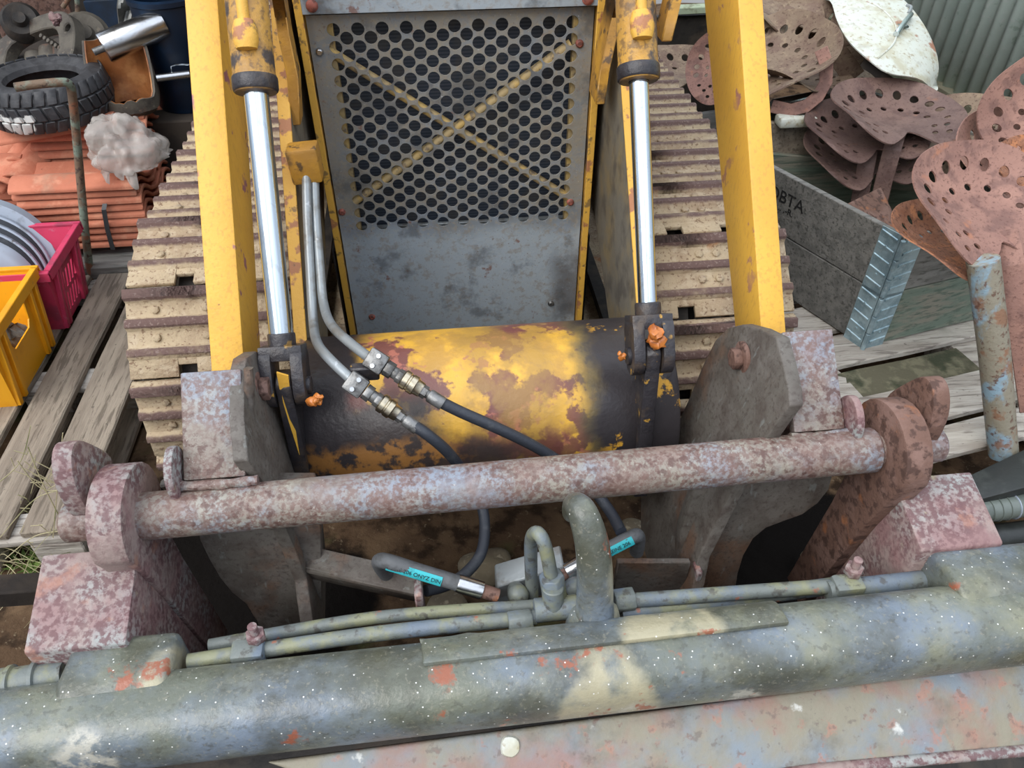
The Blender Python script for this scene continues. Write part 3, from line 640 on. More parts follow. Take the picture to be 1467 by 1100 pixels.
# broad curved lobes below the bar
def lobe(px, y0, y1, zt, material='rustdark'):
    n = V(0, 1, -(y0-y1)/.35).normalized(); o = V(0, y0, zt)
    pts = [at(a, b, pl=(o, n)) for a, b in px]
    return MB().prism(pts, n*.03).done('lower_lobe', material, HI, .005, 2)
def sm(px, n=4): return [(p.x, p.y) for p in bez([Vector(p) for p in px], n)]
lobe([(1080, 640), (1196, 640), (1193, 684)]+[(1188, 702), (1172, 722), (1150, 738), (1122, 748), (1098, 757), (1080, 772), (1066, 796), (1058, 822), (1052, 860), (965, 870), (975, 760), (1000, 690)], .95, .88, .6)
lobe([(400, 690), (282, 740), (286, 775)]+[(298, 800), (314, 828), (332, 850), (352, 866), (368, 892), (376, 930), (462, 930), (460, 760), (450, 690)], .93, .86, .6)
# shaded inner web between the plates at the right
MB().prism([V(.60, .97, .60), V(.745, .97, .60), V(.745, 1.08, .25), V(.56, 1.08, .10)], (0, .02, 0)).done('inner_web', 'rustbrown', HI, .004, 1)
MB().prism([V(-.36, .96, .60), V(-.52, .96, .58), V(-.48, 1.06, .30), V(-.36, 1.06, .10)], (0, .02, 0)).done('inner_web', 'rustdark', HI, .004, 1)
# small block behind left lug plate
MB().box(at(367, 640, y=.98), (.035, .04, .03)).done('spacer_block', 'rustdark', HI, .003, 1)
# ================================================================== the bucket carried by the hitch
BU = thing('loader_bucket', 'grey-blue rusty bucket back with a thick top tube, hook plates and hydraulic lines', 'bucket', (.1, .5, 0))
BC = V(.1, .586, .495)
m = MB(); prof = []
for k in range(40):
    a = 2*PI*k/40; c, s = math.cos(a), math.sin(a); e = .80
    prof.append(V(-1.15, BC.y+.0625*math.copysign(abs(c)**e, c), BC.z+.061*math.copysign(abs(s)**e, s)))
beam = m.prism([p-V(0, 0, .025) for p in prof], (2.5, 0, .05)).done('top_tube', 'beam', BU)
# reinforcing pad over the rear top of the tube
pr = []
for rr_, rng in ((.068, range(0, 9)), (.056, range(8, -1, -1))):
    for k in rng:
        a = math.radians(38+52*k/8); pr.append(V(-.068, BC.y+(rr_+.002)*math.cos(a), BC.z+.004+rr_*math.sin(a)))
MB().prism([p-V(0, 0, .0034) for p in pr], (.55, 0, .011)).done('doubler_plate', 'beam', BU, .004, 2, wob=(28, .005))
MB().tube([V(x, BC.y+.066*math.cos(math.radians(40)), BC.z+.0655*math.sin(math.radians(40))+.02*(x-.1)) for x in (-.07, .05, .2, .35, .48)], .006, 10).done('weld_bead', 'beam', BU, wob=(50, .004))
# blocks on the tube at the feet of the hook brackets
def block(x0, x1, px_top):
    pts = [(.700, .47), (.700, .545), (.685, .553), (.620, .562), (.578, .546), (.566, .515)]; dz_ = .02*((x0+x1)/2-.1); pts = [(a, b+dz_) for a, b in pts]
    return MB().prism([V(x0, y, z) for y, z in pts], (x1-x0, 0, 0)).done('foot_block', 'beam', BU, .012, 3)
block(-.595, -.438, 0); block(.765, 1.02, 0)
# sloping lower back plate in front of the tube, its lower lip rusted
t0, t1, t2 = at(380, 1092, z=.42), at(1000, 1010, z=.425), at(1500, 942, z=.44)
l0, l1, l2 = at(640, 1180, z=.36), at(1167, 1102, z=.36), at(1500, 1072, z=.36)
q = MB(); th = V(0, .012, -.02)
A_ = [q.verts([a_, b_, b_+th, a_+th]) for a_, b_ in ((t0, l0), (t1, l1), (t2, l2))]
for u_, w_ in zip(A_, A_[1:]):
    for k in range(4): q.face([u_[k], u_[(k+1) % 4], w_[(k+1) % 4], w_[k]])
q.face(A_[0]); q.face(A_[2][::-1])
bp = q.done('back_plate', 'plate_blue', BU, .006, 3)
MB().tube([l0, l1, l2], .009, 10, smooth=False).done('lip', 'rustpink', bp)
c = at(731, 1069, pl=(t1, (t1-t0).cross(l1-t0).normalized()))
nn_ = (t1-t0).cross(l1-t0).normalized(); nn_ = nn_ if nn_.z > 0 else -nn_
MB().lathe([(0, .004), (.006, .005), (.014, .004), (.016, 0), (0, -.002)], c, nn_, 16).done('plate_bolt', 'white', bp, label='pale round bolt head', wob=(90, .002))
# bucket shell below (mostly hidden)
sh = MB()
pf = [(.60, .40), (.66, .36), (.70, .28), (.68, .18), (.60, .08), (.45, .03), (.0, .02), (-.3, .02)]
sh.prism([V(-1.0, y, z) for y, z in pf]+[V(-1.0, y, z-.015 if y < .62 else z-.0) + V(0, .016 if y >= .6 else 0, 0) for y, z in pf[::-1]], (2.2, 0, 0))
sh.done('bucket_shell', 'dark', BU)  # dark colour puts the shadow of the gap below the tube into the shell
# hook plates over the bar ends
def hook(x0, x1):
    c = barp((x0+x1)/2); pr = []; r = .088
    for k in range(17):
        a = math.radians(-25+205*k/16); pr.append(V(x0, c.y+r*math.cos(a), c.z+r*math.sin(a)))
    pr += [V(x0, .775, .60), V(x0, .80, .50), V(x0, .87, .14), V(x0, .945, .14), V(x0, .905, .45), V(x0, .90, .54)]
    return MB().prism(pr, (x1-x0, 0, 0)).done('hook_plate', 'rustbrown', BU, .004, 2)
hl = hook(-.553, -.500); hr = hook(.722, .768)
hl.data.materials[0] = MT['rustpink']; hr.data.materials[0] = MT['rustbrown']
def bracket(x0, x1, yt, zt, yb, zb, x0b=None, x1b=None):
    x0b = x0 if x0b is None else x0b; x1b = x1 if x1b is None else x1b
    q = MB(); a = [V(x0, yt, zt), V(x0b, yb, zb), V(x0b, yb+.01, .16), V(x0, yt+.062, .16)]; b = [V(x1, yt, zt), V(x1b, yb, zb), V(x1b, yb+.01, .16), V(x1, yt+.062, .16)]
    A = q.verts(a); B = q.verts(b); q.face(A[::-1]); q.face(B)
    for i in range(4): q.face([A[i], A[(i+1) % 4], B[(i+1) % 4], B[i]])
    return q.done('hook_bracket', 'rustpink', BU, .004, 2)
bracket(-.655, -.508, .812, .604, .672, .553)
bracket(.745, .888, .815, .612, .690, .574)
# hydraulic lines along the tube
def xline(px0, px1, z, r, material='pipe_grey', name='hydraulic_line', bow=0):
    a = at(*px0, z=z); b = at(*px1, z=z)
    return MB().tube([a, lerp(a, b, .5)+V(0, bow, bow*.3), b], r, 14).done(name, material, BU)
xline((270, 948), (768, 884), .505, .0125, bow=.006); xline((300, 925), (765, 868), .475, .011, bow=.012)
xline((880, 862), (1240, 836), .505, .0125); xline((890, 880), (1200, 838), .485, .0145)
xline((1185, 846), (1330, 830), .505, .0165)
def clamp(px, bolt):
    c = at(*px, z=.507)
    k = MB().box(c, (.05, .034, .038)).done('line_clamp', 'pipe_grey', BU, .006, 2)
    b = at(*bolt, y=c.y+.015)
    q = MB().cyl(b+V(0, 0, -.03), b+V(0, 0, .016), .0075, 12); q.nut(b+V(0, 0, -.02), b+V(0, 0, -.004), .015); q.done('clamp_bolt', 'rustpink', k, .001, 1)
clamp((357, 937), (364, 905)); clamp((1212, 842), (1226, 810))
# line coupling at the far left
a, b = at(-40, 990, z=.50), at(84, 968, z=.50); d = (b-a).normalized()
MB().lathe([(0, 0), (.026, 0), (.026, .05), (.0285, .052), (.0285, .058), (.024, .06), (.024, .085), (.028, .087), (.028, .093), (.023, .095), (.021, .13), (0, .13)], a, d, 24).done('line_coupling', 'pipe_grey', BU)
# valve in the middle: tee, nut, U pipe, end blocks
tee = at(792, 872, z=.515)
q = MB().cyl(tee+V(-.03, 0, 0), tee+V(.04, 0, 0), .0195, 20); q.cyl(tee, tee+V(0, .01, .045), .0175, 20)
q = q.done('tee_fitting', 'pipe_grey', BU, 0)
n0, n1 = at(795, 858, y=.70), at(790, 824, y=.71)
MB().nut(n0, n1, .021).done('union_nut', 'pipe_grey', q, .002, 1)
MB().tube([at(790, 828, y=.71), at(784, 795, y=.72), at(777, 772, y=.73), at(768, 763, y=.745), at(761, 775, y=.77), at(761, 820, y=.775), at(763, 864, y=.765)], .0112, 14).done('u_pipe', 'pipe_grey', q)
MB().nut(at(728, 893, z=.507), at(762, 888, z=.507), .0195).done('union_nut', 'pipe_grey', BU, .002, 1)
MB().nut(at(880, 862, z=.505), at(908, 858, z=.505), .021).done('union_nut', 'pipe_grey', BU, .002, 1)
a, b = at(712, 850, y=.80), at(808, 822, y=.80)
MB().hexa([a+V(0, 0, .02), b+V(0, 0, .02), b+V(0, .05, .02), a+V(0, .05, .02), a+V(0, 0, -.05), b+V(0, 0, -.05), b+V(0, .05, -.05), a+V(0, .05, -.05)]).done('valve_block', 'hydpipe', BU, .003, 1)
for px in ((742, 852), (826, 842)):
    c = at(*px, y=.76); q = MB(); g = bmesh.ops.create_uvsphere(q.bm, u_segments=16, v_segments=10, radius=.019)
    for v in g['verts']: v.co = v.co+c
    q.cyl(c, c+V(0, .03, -.03), .016, 16).done('elbow_fitting', 'pipe_grey', BU)
# lifting hook
HP = [(852, 892, .655), (852, 860, .665), (852, 820, .675), (849, 785, .69), (842, 755, .705), (833, 732, .72), (824, 724, .745), (819, 735, .77)]
MB().tube([at(a, b, y=c) for a, b, c in HP], [.033, .029, .0275, .026, .0245, .0225, .0195, .015], 20).done('lifting_hook', 'beam', BU)
MB().lathe([(0, .02), (.028, .018), (.04, .004), (.046, -.015), (0, -.015)], at(852, 888, y=.655), (0, -.3, 1), 20).done('weld_collar', 'beam', BU, wob=(50, .004))
# printed hoses
def printed_hose(pts, r, text_body, lab, fer, upside=False):
    P = line(pts); h = MB().tube(P, r, 18).done('return_hose', 'hose_old', BU)
    a, b = lab; A = at(*a[:2], y=a[2]); B = at(*b[:2], y=b[2]); d = (B-A).normalized()
    toE = (EYE-(A+B)/2); toE = (toE-d*toE.dot(d)).normalized(); side = d.cross(toE); side = side if side.dot(UP) < 0 else -side; q = MB(); cols = []
    ang = [math.radians(x) for x in (62, 48, 34, 20, 6, -8)]
    for o in (A, B): cols.append([q.bm.verts.new(o+(toE*math.cos(t)+side*math.sin(t))*(r+.0018)) for t in ang])
    for i in range(5): q.face([cols[0][i], cols[0][i+1], cols[1][i+1], cols[1][i]])
    band = q.done('print_band', 'teal', h, label='teal printed band')
    t = math.radians(27); nrm = toE*math.cos(t)+side*math.sin(t); c = (A+B)/2+nrm*(r+.0026)
    x = d if d.dot(RT) > 0 else -d; y = nrm.cross(x)
    tx = text('band_lettering', text_body, r*.72, frame(c, x, y), 'ink', h, .0002)
    tx.scale = (1.0, 1.0, 1.0)
    F = line(fer); dd = (F[1]-F[0]).normalized()
    MB().lathe([(0, 0), (r*1.08, 0), (r*1.15, .004), (r*1.15, (F[1]-F[0]).length), (0, (F[1]-F[0]).length)], F[0], dd, 20).done('ferrule', 'steel', h)
    MB().cyl(F[1], F[1]+dd*.03, r*.9, 16).done('swivel', 'rustbrown', h)
printed_hose([(560, 830, .86), (546, 812, .83), (549, 803, .80), (602, 819, .782), (655, 835, .764), (664, 837.7, .761)], .0135, 'REINE 206 ONYZ DIN', ((556, 805.1, .7976), (634, 828.7, .7711)), [(655, 835, .764), (690, 846, .755)])
printed_hose([(812, 818, .80), (840, 803, .81), (873, 786, .821), (906, 769, .832), (914, 770, .845), (912, 790, .86)], .0135, 'REINE 206', ((864, 790.6, .818), (904, 770, .8313)), [(838, 804, .809), (812, 819, .80)])
# angle iron and guard plates behind the lines
a, b = at(388, 806, y=.90), at(600, 852, y=.80)
q = MB().hexa([a, b, b+V(0, .045, .01), a+V(0, .05, .01), a+V(0, 0, -.008), b+V(0, 0, -.008), b+V(0, .045, .002), a+V(0, .05, .002)])
q.hexa([a, b, b+V(0, .008, 0), a+V(0, .008, 0), a+V(0, .01, -.04), b+V(0, .01, -.04), b+V(0, .018, -.04), a+V(0, .018, -.04)]).done('angle_iron', 'rustdark', BU, .002, 1)
c = at(602, 862, y=.77); MB().box(c, (.014, .035, .09)).done('guard_end', 'rustpink', BU, .003, 1)
a, b = at(885, 806, y=.86), at(990, 806, y=.84)
MB().hexa([a, b, b+V(0, .012, 0), a+V(0, .012, 0), a+V(0, 0, -.10), b+V(0, 0, -.10), b+V(0, .012, -.10), a+V(0, .012, -.10)]).done('guard_plate', 'rustdark', BU, .002, 1)
MB().box(at(997, 824, y=.835), (.012, .03, .055)).done('guard_end', 'rustpink', BU, .003, 1)
# ================================================================== left of the loader
def board(x0, x1, y0, y1, z0, z1, name, material, parent, rot=None, seed=0, bev=.004):
    m = MB().box(((x0+x1)/2, (y0+y1)/2, (z0+z1)/2), (x1-x0, y1-y0, z1-z0))
    bmesh.ops.subdivide_edges(m.bm, edges=[e for e in m.bm.edges if e.calc_length() > .4], cuts=6)
    if rot: 
        for v in m.bm.verts: v.co = rot @ v.co
    return m.done(name, material, parent, bev, 1, wob=(7, .004))
PA = thing('pallet', 'weathered wooden pallet under the yellow and red crates left of the track', 'pallet', (-1.15, 1.86, 0))
for x0, x1 in ((-1.47, -1.36), (-1.335, -1.205), (-1.178, -1.068), (-1.04, -.912)):
    board(x0, x1, 1.262, 2.46, .118, .14, 'deck_board', 'pallet_y', PA)
for y in (1.30, 1.86, 2.40):
    board(-1.48, -.915, y-.045, y+.045, .096, .1175, 'cross_board', 'pallet_x', PA)
    for x in (-1.42, -1.18, -.97): board(x-.06, x+.06, y-.045, y+.045, .022, .096, 'block', 'pallet_x', PA)
for x in (-1.42, -1.18, -.97): board(x-.05, x+.05, 1.262, 2.46, 0, .021, 'bottom_board', 'pallet_y', PA)
# ---- crates
def crate(name, label, x0, x1, y0, y1, z0, z1, taper, material, slots, group=None):
    c = thing(name, label, 'crate', ((x0+x1)/2, (y0+y1)/2, z0), group)
    t = taper
    def wall(a, b, out, holes, nm, parent=c):
        a = Vector(a); b = Vector(b); d = b-a; L = d.length; d.normalize(); h = z1-z0; o = Vector(out)
        fn = lambda u, v: V(0, 0, z0)+a+d*(u*(1+2*t/L*v/h)-t*v/h)+o*(t*v/h)+V(0, 0, v)
        return MB().sheet([Vector(p) for p in ((0, 0), (L, 0), (L, h), (0, h))], [[Vector(p) for p in q] for q in holes], fn, .004, grid=.06).done(nm, material, parent, sharp=30)
    h = z1-z0
    LY = y1-y0; LX = x1-x0
    if slots == 'handle':
        hs = [[(LY*.30, h*.60), (LY*.34, h*.52), (LY*.66, h*.52), (LY*.70, h*.60), (LY*.70, h*.82), (LY*.30, h*.82)]]; hx = [[(LX*.35, h*.55), (LX*.65, h*.55), (LX*.65, h*.8), (LX*.35, h*.8)]]
    else:
        hs = []; hx = []
        for r in range(2):
            for k in range(8):
                u = LY*(.12+.1*k); v = h*(.12+.32*r); hs.append([(u, v), (u+.010, v), (u+.018, v+h*.26), (u+.008, v+h*.26)])
        hs.append([(LY*.36, h*.8), (LY*.64, h*.8), (LY*.64, h*.92), (LY*.36, h*.92)])
    wall((x1, y0, 0), (x1, y1, 0), (1, 0, 0), hs, 'side_wall'); wall((x0, y1, 0), (x0, y0, 0), (-1, 0, 0), hs, 'side_wall')
    wall((x0, y0, 0), (x1, y0, 0), (0, -1, 0), hx, 'end_wall'); wall((x1, y1, 0), (x0, y1, 0), (0, 1, 0), hx, 'end_wall')
    MB().box(((x0+x1)/2, (y0+y1)/2, z0+.004), (LX, LY, .008)).done('crate_floor', material, c)
    q = MB(); w = .013
    X0, X1, Y0, Y1 = x0-t, x1+t, y0-t, y1+t
    for (a0, a1, b0, b1) in ((X0-w, X1+w, Y0-w, Y0+.006), (X0-w, X1+w, Y1-.006, Y1+w), (X0-w, X0+.006, Y0, Y1), (X1-.006, X1+w, Y0, Y1)):
        q.box(((a0+a1)/2, (b0+b1)/2, z1), (a1-a0, b1-b0, .009)); 
    for (a0, a1, b0, b1) in ((X0-w, X1+w, Y0-w, Y0-w+.004), (X0-w, X1+w, Y1+w-.004, Y1+w), (X0-w, X0-w+.004, Y0, Y1), (X1+w-.004, X1+w, Y0, Y1)):
        q.box(((a0+a1)/2, (b0+b1)/2, z1-.014), (a1-a0, b1-b0, .026))
    q.done('rim', material, c, .002, 1)
    for X, B in ((x1, 1), (x0, -1)):
        for yy in (y0+.009, y1-.009, y0+LY*.16, y1-LY*.16):
            MB().hexa([V(X-B*.003, yy-.008, z0), V(X+B*.012, yy-.008, z0), V(X+B*.012, yy+.008, z0), V(X-B*.003, yy+.008, z0)]+[V(X+B*(t-.003), yy-.008, z1-.02), V(X+B*(t+.012), yy-.008, z1-.02), V(X+B*(t+.012), yy+.008, z1-.02), V(X+B*(t-.003), yy+.008, z1-.02)]).done('rib', material, c, .002, 1)
    return c
crate('crate', 'yellow plastic crate with a handle opening, standing on the pallet', -1.60, -1.205, 1.725, 2.010, .14, .39, .03, 'crate_yellow', 'handle')
crate('crate', 'red plastic crate holding silver wheel covers', -1.58, -1.190, 2.085, 2.290, .14, .372, .040, 'crate_red', 'slots')
for k, (dx_, dy_, s) in enumerate(((-1.40, 1.80, 3), (-1.27, 1.90, 5))):
    lump('scrap_piece', V(dx_, dy_, .22), .05, None, s, 'castdark', 3)
    tag(bpy.data.objects['scrap_piece' if k == 0 else 'scrap_piece.001'], ['dark scrap lump at the front of the yellow crate', 'dark scrap lump at the back of the yellow crate'][k], 'scrap')
# ---- wheel covers in the red crate
nd = V(.35, -.8, .42).normalized()
c0 = at(-40, 428, y=2.115)
nm = ['nearest silver wheel cover with a dark hub hollow, in the red crate', 'second silver wheel cover from the front in the red crate', 'third silver wheel cover from the front in the red crate', 'fourth silver wheel cover from the front in the red crate', 'rearmost wheel cover, pale blue-grey and smeared with grime']
for k in range(5):
    o = c0+V(-.001, .027, .007)*k; r = .192+.005*k if k < 4 else .228
    if k == 4: o = o+V(0, .012, 0)
    w = thing('wheel_cover', nm[k], 'wheel cover', o, 'wheel covers in the red crate')
    MB().lathe([(0, .006), (.05, .010), (.058, .002), (.075, .010), (r*.80, .016), (r*.93, .010), (r, -.004), (r*.995, -.008), (r*.9, .004), (r*.78, .010), (.05, .004), (0, .002)] if k < 4 else [(0, .004), (r*.6, .006), (r*.78, .020), (r*.93, .018), (r, -.006), (r*.985, -.010), (r*.9, .008), (r*.6, 0), (0, 0)], o, nd, 64).done('face_disc', 'cap_grey' if k in (0, 4) else 'cap_dark', w)
    if k in (1, 2, 3): MB().lathe([(r*.955, .006), (r*.985, .005), (r*1.004, -.002), (r*1.004, -.007), (r*.985, -.004), (r*.955, .002)], o, nd, 64, closed=True).done('rim', 'cap_grey', w, label='bright silver rim')
    MB().lathe([(r*.97, -.022), (r*.985, -.009), (r*.93, -.008), (r*.88, -.022)], o, nd, 64, closed=True).done('back_ring', 'cap_dark', w)
# ---- base and roof tiles
b = MB().box((-1.38, 2.72, .145), (1.05, .64, .05)).done('concrete_slab', 'greywood', None, .006, 1, wob=(9, .006))
tag(b, 'grey slab under the stacks of roof tiles', 'slab')
b = MB().box((-1.38, 2.72, .058), (1.0, .60, .122)).done('support_beam', 'pallet_x', None, .006, 1); tag(b, 'short timber block below the slab that bears the roof tiles', 'block')
def tile_mesh():
    """pan tile: S curve across, laid along its length"""
    L, Wd, t = .40, .255, .013; m = MB(); top = []
    for k in range(25):
        u = k/24; y = Wd*(u-.5)
        z = .034*math.sin(u*2*PI*.93+.25)*(1 if u < .55 else .72)
        top.append((y, z))
    pr = [V(-L/2, y, z) for y, z in top]+[V(-L/2, y, z-t) for y, z in top[::-1]]
    m.prism(pr, (L, 0, 0))
    m.box((L/2-.03, -Wd/2+.035, .030), (.05, .03, .012))
    return m
tile0 = None
def tile(pos, rz=0, rx=0, ry=0, label='', group=None):
    global tile0
    M = Matrix.Translation(pos) @ Matrix.Rotation(rz, 4, 'Z') @ Matrix.Rotation(ry, 4, 'Y') @ Matrix.Rotation(rx, 4, 'X')
    if tile0 is None: tile0 = o = tile_mesh().done('roof_tile', 'terracotta', None, .003, 1, local=M)
    else: o = tile0.copy(); COL.objects.link(o); o.matrix_basis = M
    return tag(o, label, 'roof tile', group)
ORD = ['bottom', 'second', 'third', 'fourth', 'fifth', 'sixth', 'seventh', 'eighth', 'ninth', 'tenth', 'eleventh', 'twelfth', 'thirteenth']
def stack(n, x, y, z0, step, what, group, rz=0, jit=.006):
    for k in range(n):
        lab = ('top' if k == n-1 else ORD[k])+(' clay roof tile' if k in (0, n-1) else ' clay roof tile from the bottom')+' '+what
        tile(V(x+R.uniform(-jit, jit), y+R.uniform(-jit, jit), z0+step*k), rz+R.uniform(-.015, .015), 0, 0, lab, group)
stack(9, -1.185, 2.60, .205, .0265, 'of the stack tied with a black strap', 'tiles in the strapped stack')
stack(11, -1.20, 2.885, .205, .0295, 'of the rear stack behind the strapped one', 'tiles in the rear stack', jit=.012)
stack(8, -1.63, 2.84, .205, .027, 'of the left stack with S-shaped ends showing', 'tiles in the left stack')
for k in range(3):
    tile(at(30-24*k, 212+3*k, y=2.80)+V(0, .06, 0), math.radians(74), math.radians(12), math.radians(-14-3*k), ORD[k].replace('bottom', 'first')+' from the right of the slanting tiles left of the rear stack', 'slanting tiles')
for k in range(4):
    tile(at(206+10*k, 178+8*k, y=2.93)+V(0, .18, -.03), math.radians(90), math.radians(68), 0, ORD[k].replace('bottom', 'first')+' from the left of the upended tiles behind the plastic bag', 'upended tiles')
tile(at(84, 190, y=2.74)+V(0, .08, 0), math.radians(7), math.radians(-4), math.radians(-5), 'loose broken roof tile lying askew right under the tyre', None)
# strap
P = [at(160, 266, y=2.56), at(151, 288, y=2.480), at(149, 300, y=2.462), at(154, 328, y=2.462), at(162, 357, y=2.462)]
m = MB()
for a, b in zip(P, P[1:]):
    m.hexa([a+V(-.0075, 0, 0), a+V(.0075, 0, 0), a+V(.0075, -.003, 0), a+V(-.0075, -.003, 0), b+V(-.0075, 0, 0), b+V(.0075, 0, 0), b+V(.0075, -.003, 0), b+V(-.0075, -.003, 0)])
tag(m.done('strap', 'strap', None), 'black plastic strap round the front stack of roof tiles', 'strap')
# plastic bag, crumpled
bc = at(188, 226, y=2.585); m = MB(); g = bmesh.ops.create_icosphere(m.bm, subdivisions=5, radius=1)
for v in m.bm.verts:
    p = v.co.copy(); n = p.normalized()
    q = V(p.x*.115+(-.02*p.z), p.y*.12, p.z*.135)
    f = 0
    for s, a in ((1.5, .20), (3.0, .09), (6.5, .025)):
        f += a*(abs(noise.noise(n*s*1.2+V(3, s, 1)))*2-.4)
    v.co = bc+q*(1+f)
    v.co.z = max(v.co.z, .472 if v.co.y > 2.47 else .41)
tag(m.done('plastic_bag', 'bag', None, sharp=60), 'crumpled clear plastic bag lying on the strapped roof tiles', 'bag')
# bent rod
rod = MB().tube([at(133, 424, y=2.41), at(122, 330, y=2.41), at(110, 200, y=2.41), at(105, 150, y=2.40), at(102, 128, y=2.39), at(97, 119, y=2.38), at(84, 118, y=2.37), at(50, 121, y=2.36), at(22, 125, y=2.35)], .0125, 14).done('bent_rod', 'rodpaint', None)
tag(rod, 'rusty bent rod with green paint, standing before the tyre', 'rod')
# tyre, lying flat
ty = at(57, 103, y=2.80); tx, tyy = ty.x, ty.y
TY = thing('tyre', 'worn black tyre with white paint on its tread, lying on the tiles', 'tyre', (tx, tyy, ty.z-.15))
ro, ri, hw = .200, .115, .072
prof = [(ri, -hw*.55), (ri+.006, -hw*.8), (ri+.03, -hw), (ro-.045, -hw*1.02), (ro-.012, -hw*.85), (ro-.004, -hw*.6), (ro-.002, 0), (ro-.004, hw*.6), (ro-.012, hw*.85), (ro-.045, hw*1.02), (ri+.03, hw), (ri+.006, hw*.8), (ri, hw*.55), (ri+.02, hw*.5), (ro-.03, hw*.6), (ro-.02, 0), (ro-.03, -hw*.6), (ri+.02, -hw*.5)]
c = V(tx, tyy, ty.z-hw)
MB().lathe(prof, c, (0, 0, 1), 64, closed=True).done('carcass', 'rubber', TY)
m = MB()
MT['tread_white'] = mat('tread_with_white_paint', srgb(50, 51, 54), [ly(srgb(78, 78, 80), 14, .58, .08, a=.6), ly(srgb(214, 216, 212), spot=[(-.075, -.195, -.03, .03), (-.02, -.21, -.035, .034), (.005, -.21, -.01, .02), (-.13, -.16, -.03, .02), (-.045, -.2, -.055, .02)], ss=26, sa=.05)], rough=.55, bump=(60, .2))
for k in range(34):
    a = 2*PI*k/34
    for row, (h0, h1, off) in enumerate(((-hw*.92, -hw*.36, .0), (-hw*.30, hw*.30, .09), (hw*.36, hw*.98, .0))):
        aa = a+off; u = V(math.cos(aa), math.sin(aa), 0); t = V(-math.sin(aa), math.cos(aa), 0); sl = t*(.006 if row != 1 else -.006)
        r0 = ro-.012; r1 = ro+.006 if row == 1 else ro+.003; w2 = .0165
        ins = [(-.010 if row == 0 else 0), (-.010 if row == 2 else 0)]
        m.hexa([c+u*r0-t*w2-sl+V(0, 0, h0), c+u*r0+t*w2-sl+V(0, 0, h0), c+u*(r1+ins[0])+t*w2*.9-sl+V(0, 0, h0), c+u*(r1+ins[0])-t*w2*.9-sl+V(0, 0, h0),
                c+u*r0-t*w2+sl+V(0, 0, h1), c+u*r0+t*w2+sl+V(0, 0, h1), c+u*(r1+ins[1])+t*w2*.9+sl+V(0, 0, h1), c+u*(r1+ins[1])-t*w2*.9+sl+V(0, 0, h1)])
m.done('tread', 'tread_white', TY, .003, 1)
# broken lined shell behind the tyre
sc = at(176, 118, y=2.86); sc = V(sc.x, sc.y, 0); zb = .53
SH = thing('broken_shell', 'broken dark shell with cracked orange lining beside the tyre', 'shell', (sc.x, sc.y, zb))
def shell(r, th, name, material, dz):
    m = MB(); n = 48; A = []; Bq = []
    for k in range(n+1):
        a = 2*PI*k/n; back = .5+.5*math.sin(a)
        h = .06+.165*max(0, min(1, (back-.35)*3.2))+.012*noise.noise(V(math.cos(a)*6, math.sin(a)*6, 2))
        A.append([sc+V(math.cos(a)*r*(.78+.22*min(1, j/2)), math.sin(a)*r*.9*(.78+.22*min(1, j/2)), zb+dz+(h-dz)*j/6) for j in range(7)])
        Bq.append([p+V(-math.cos(a)*th, -math.sin(a)*th, 0) for p in A[-1]])
    va = [m.verts(q) for q in A[:-1]]; vb = [m.verts(q) for q in Bq[:-1]]
    for k in range(n):
        k2 = (k+1) % n
        for j in range(6):
            m.face([va[k][j], va[k2][j], va[k2][j+1], va[k][j+1]]); m.face([vb[k][j], vb[k][j+1], vb[k2][j+1], vb[k2][j]])
        m.face([va[k][6], va[k2][6], vb[k2][6], vb[k][6]])
    m.face([vb[k][0] for k in range(n)]); m.face([va[k][0] for k in range(n-1, -1, -1)])
    return m.done(name, material, SH)
shell(.112, .008, 'outer_wall', 'castdark', 0); shell(.103, .004, 'lining', 'leather', .012)
# bright cylinder
a, b = at(148, 69, y=2.86), at(234, 33, y=2.96); d = (b-a).normalized()
SY = thing('steel_cylinder', 'shiny steel cylinder propped across the tyre and the broken shell', 'cylinder', lerp(a, b, .5))
MB().lathe([(0, 0), (.046, 0), (.049, .004), (.049, (b-a).length-.01), (.046, (b-a).length), (.040, (b-a).length), (.040, (b-a).length-.03), (0, (b-a).length-.03)], a, d, 36).done('body', 'steel', SY)
MB().cyl(a-d*.035, a+d*.002, .012, 14).done('spindle', 'fitting', SY)
# blue drum, tube, wire handle
dc = at(262, 95, y=3.05)
DR = thing('drum', 'dark blue plastic drum behind the left lift arm', 'drum', (dc.x, dc.y, .42))
MB().lathe([(0, 0), (.115, 0), (.12, .01), (.12, .36), (.127, .365), (.127, .38), (.115, .385), (.112, .30), (.108, .02), (0, .02)], (dc.x, dc.y, .48), (0, 0, 1), 40).done('shell', 'blueplastic', DR)
MB().tube([at(246, 105, y=2.90), at(245, 95, y=2.90), at(252, 93, y=2.90), at(276, 92, y=2.90)], .0028, 8, smooth=False).done('wire_handle', 'chrome', DR)
m = MB().box((-.93, 3.12, .24), (.55, .5, .48)).done('timber_crib', 'wallgrey', None, .006, 1); tag(m, 'dark timber block under the blue drum behind the tiles', 'block')
tag(MB().cyl(at(224, 112, y=2.87), at(272, 106, y=2.90), .0135, 16).done('steel_tube', 'steel', None), 'short bright steel tube sticking out beside the blue drum', 'tube')
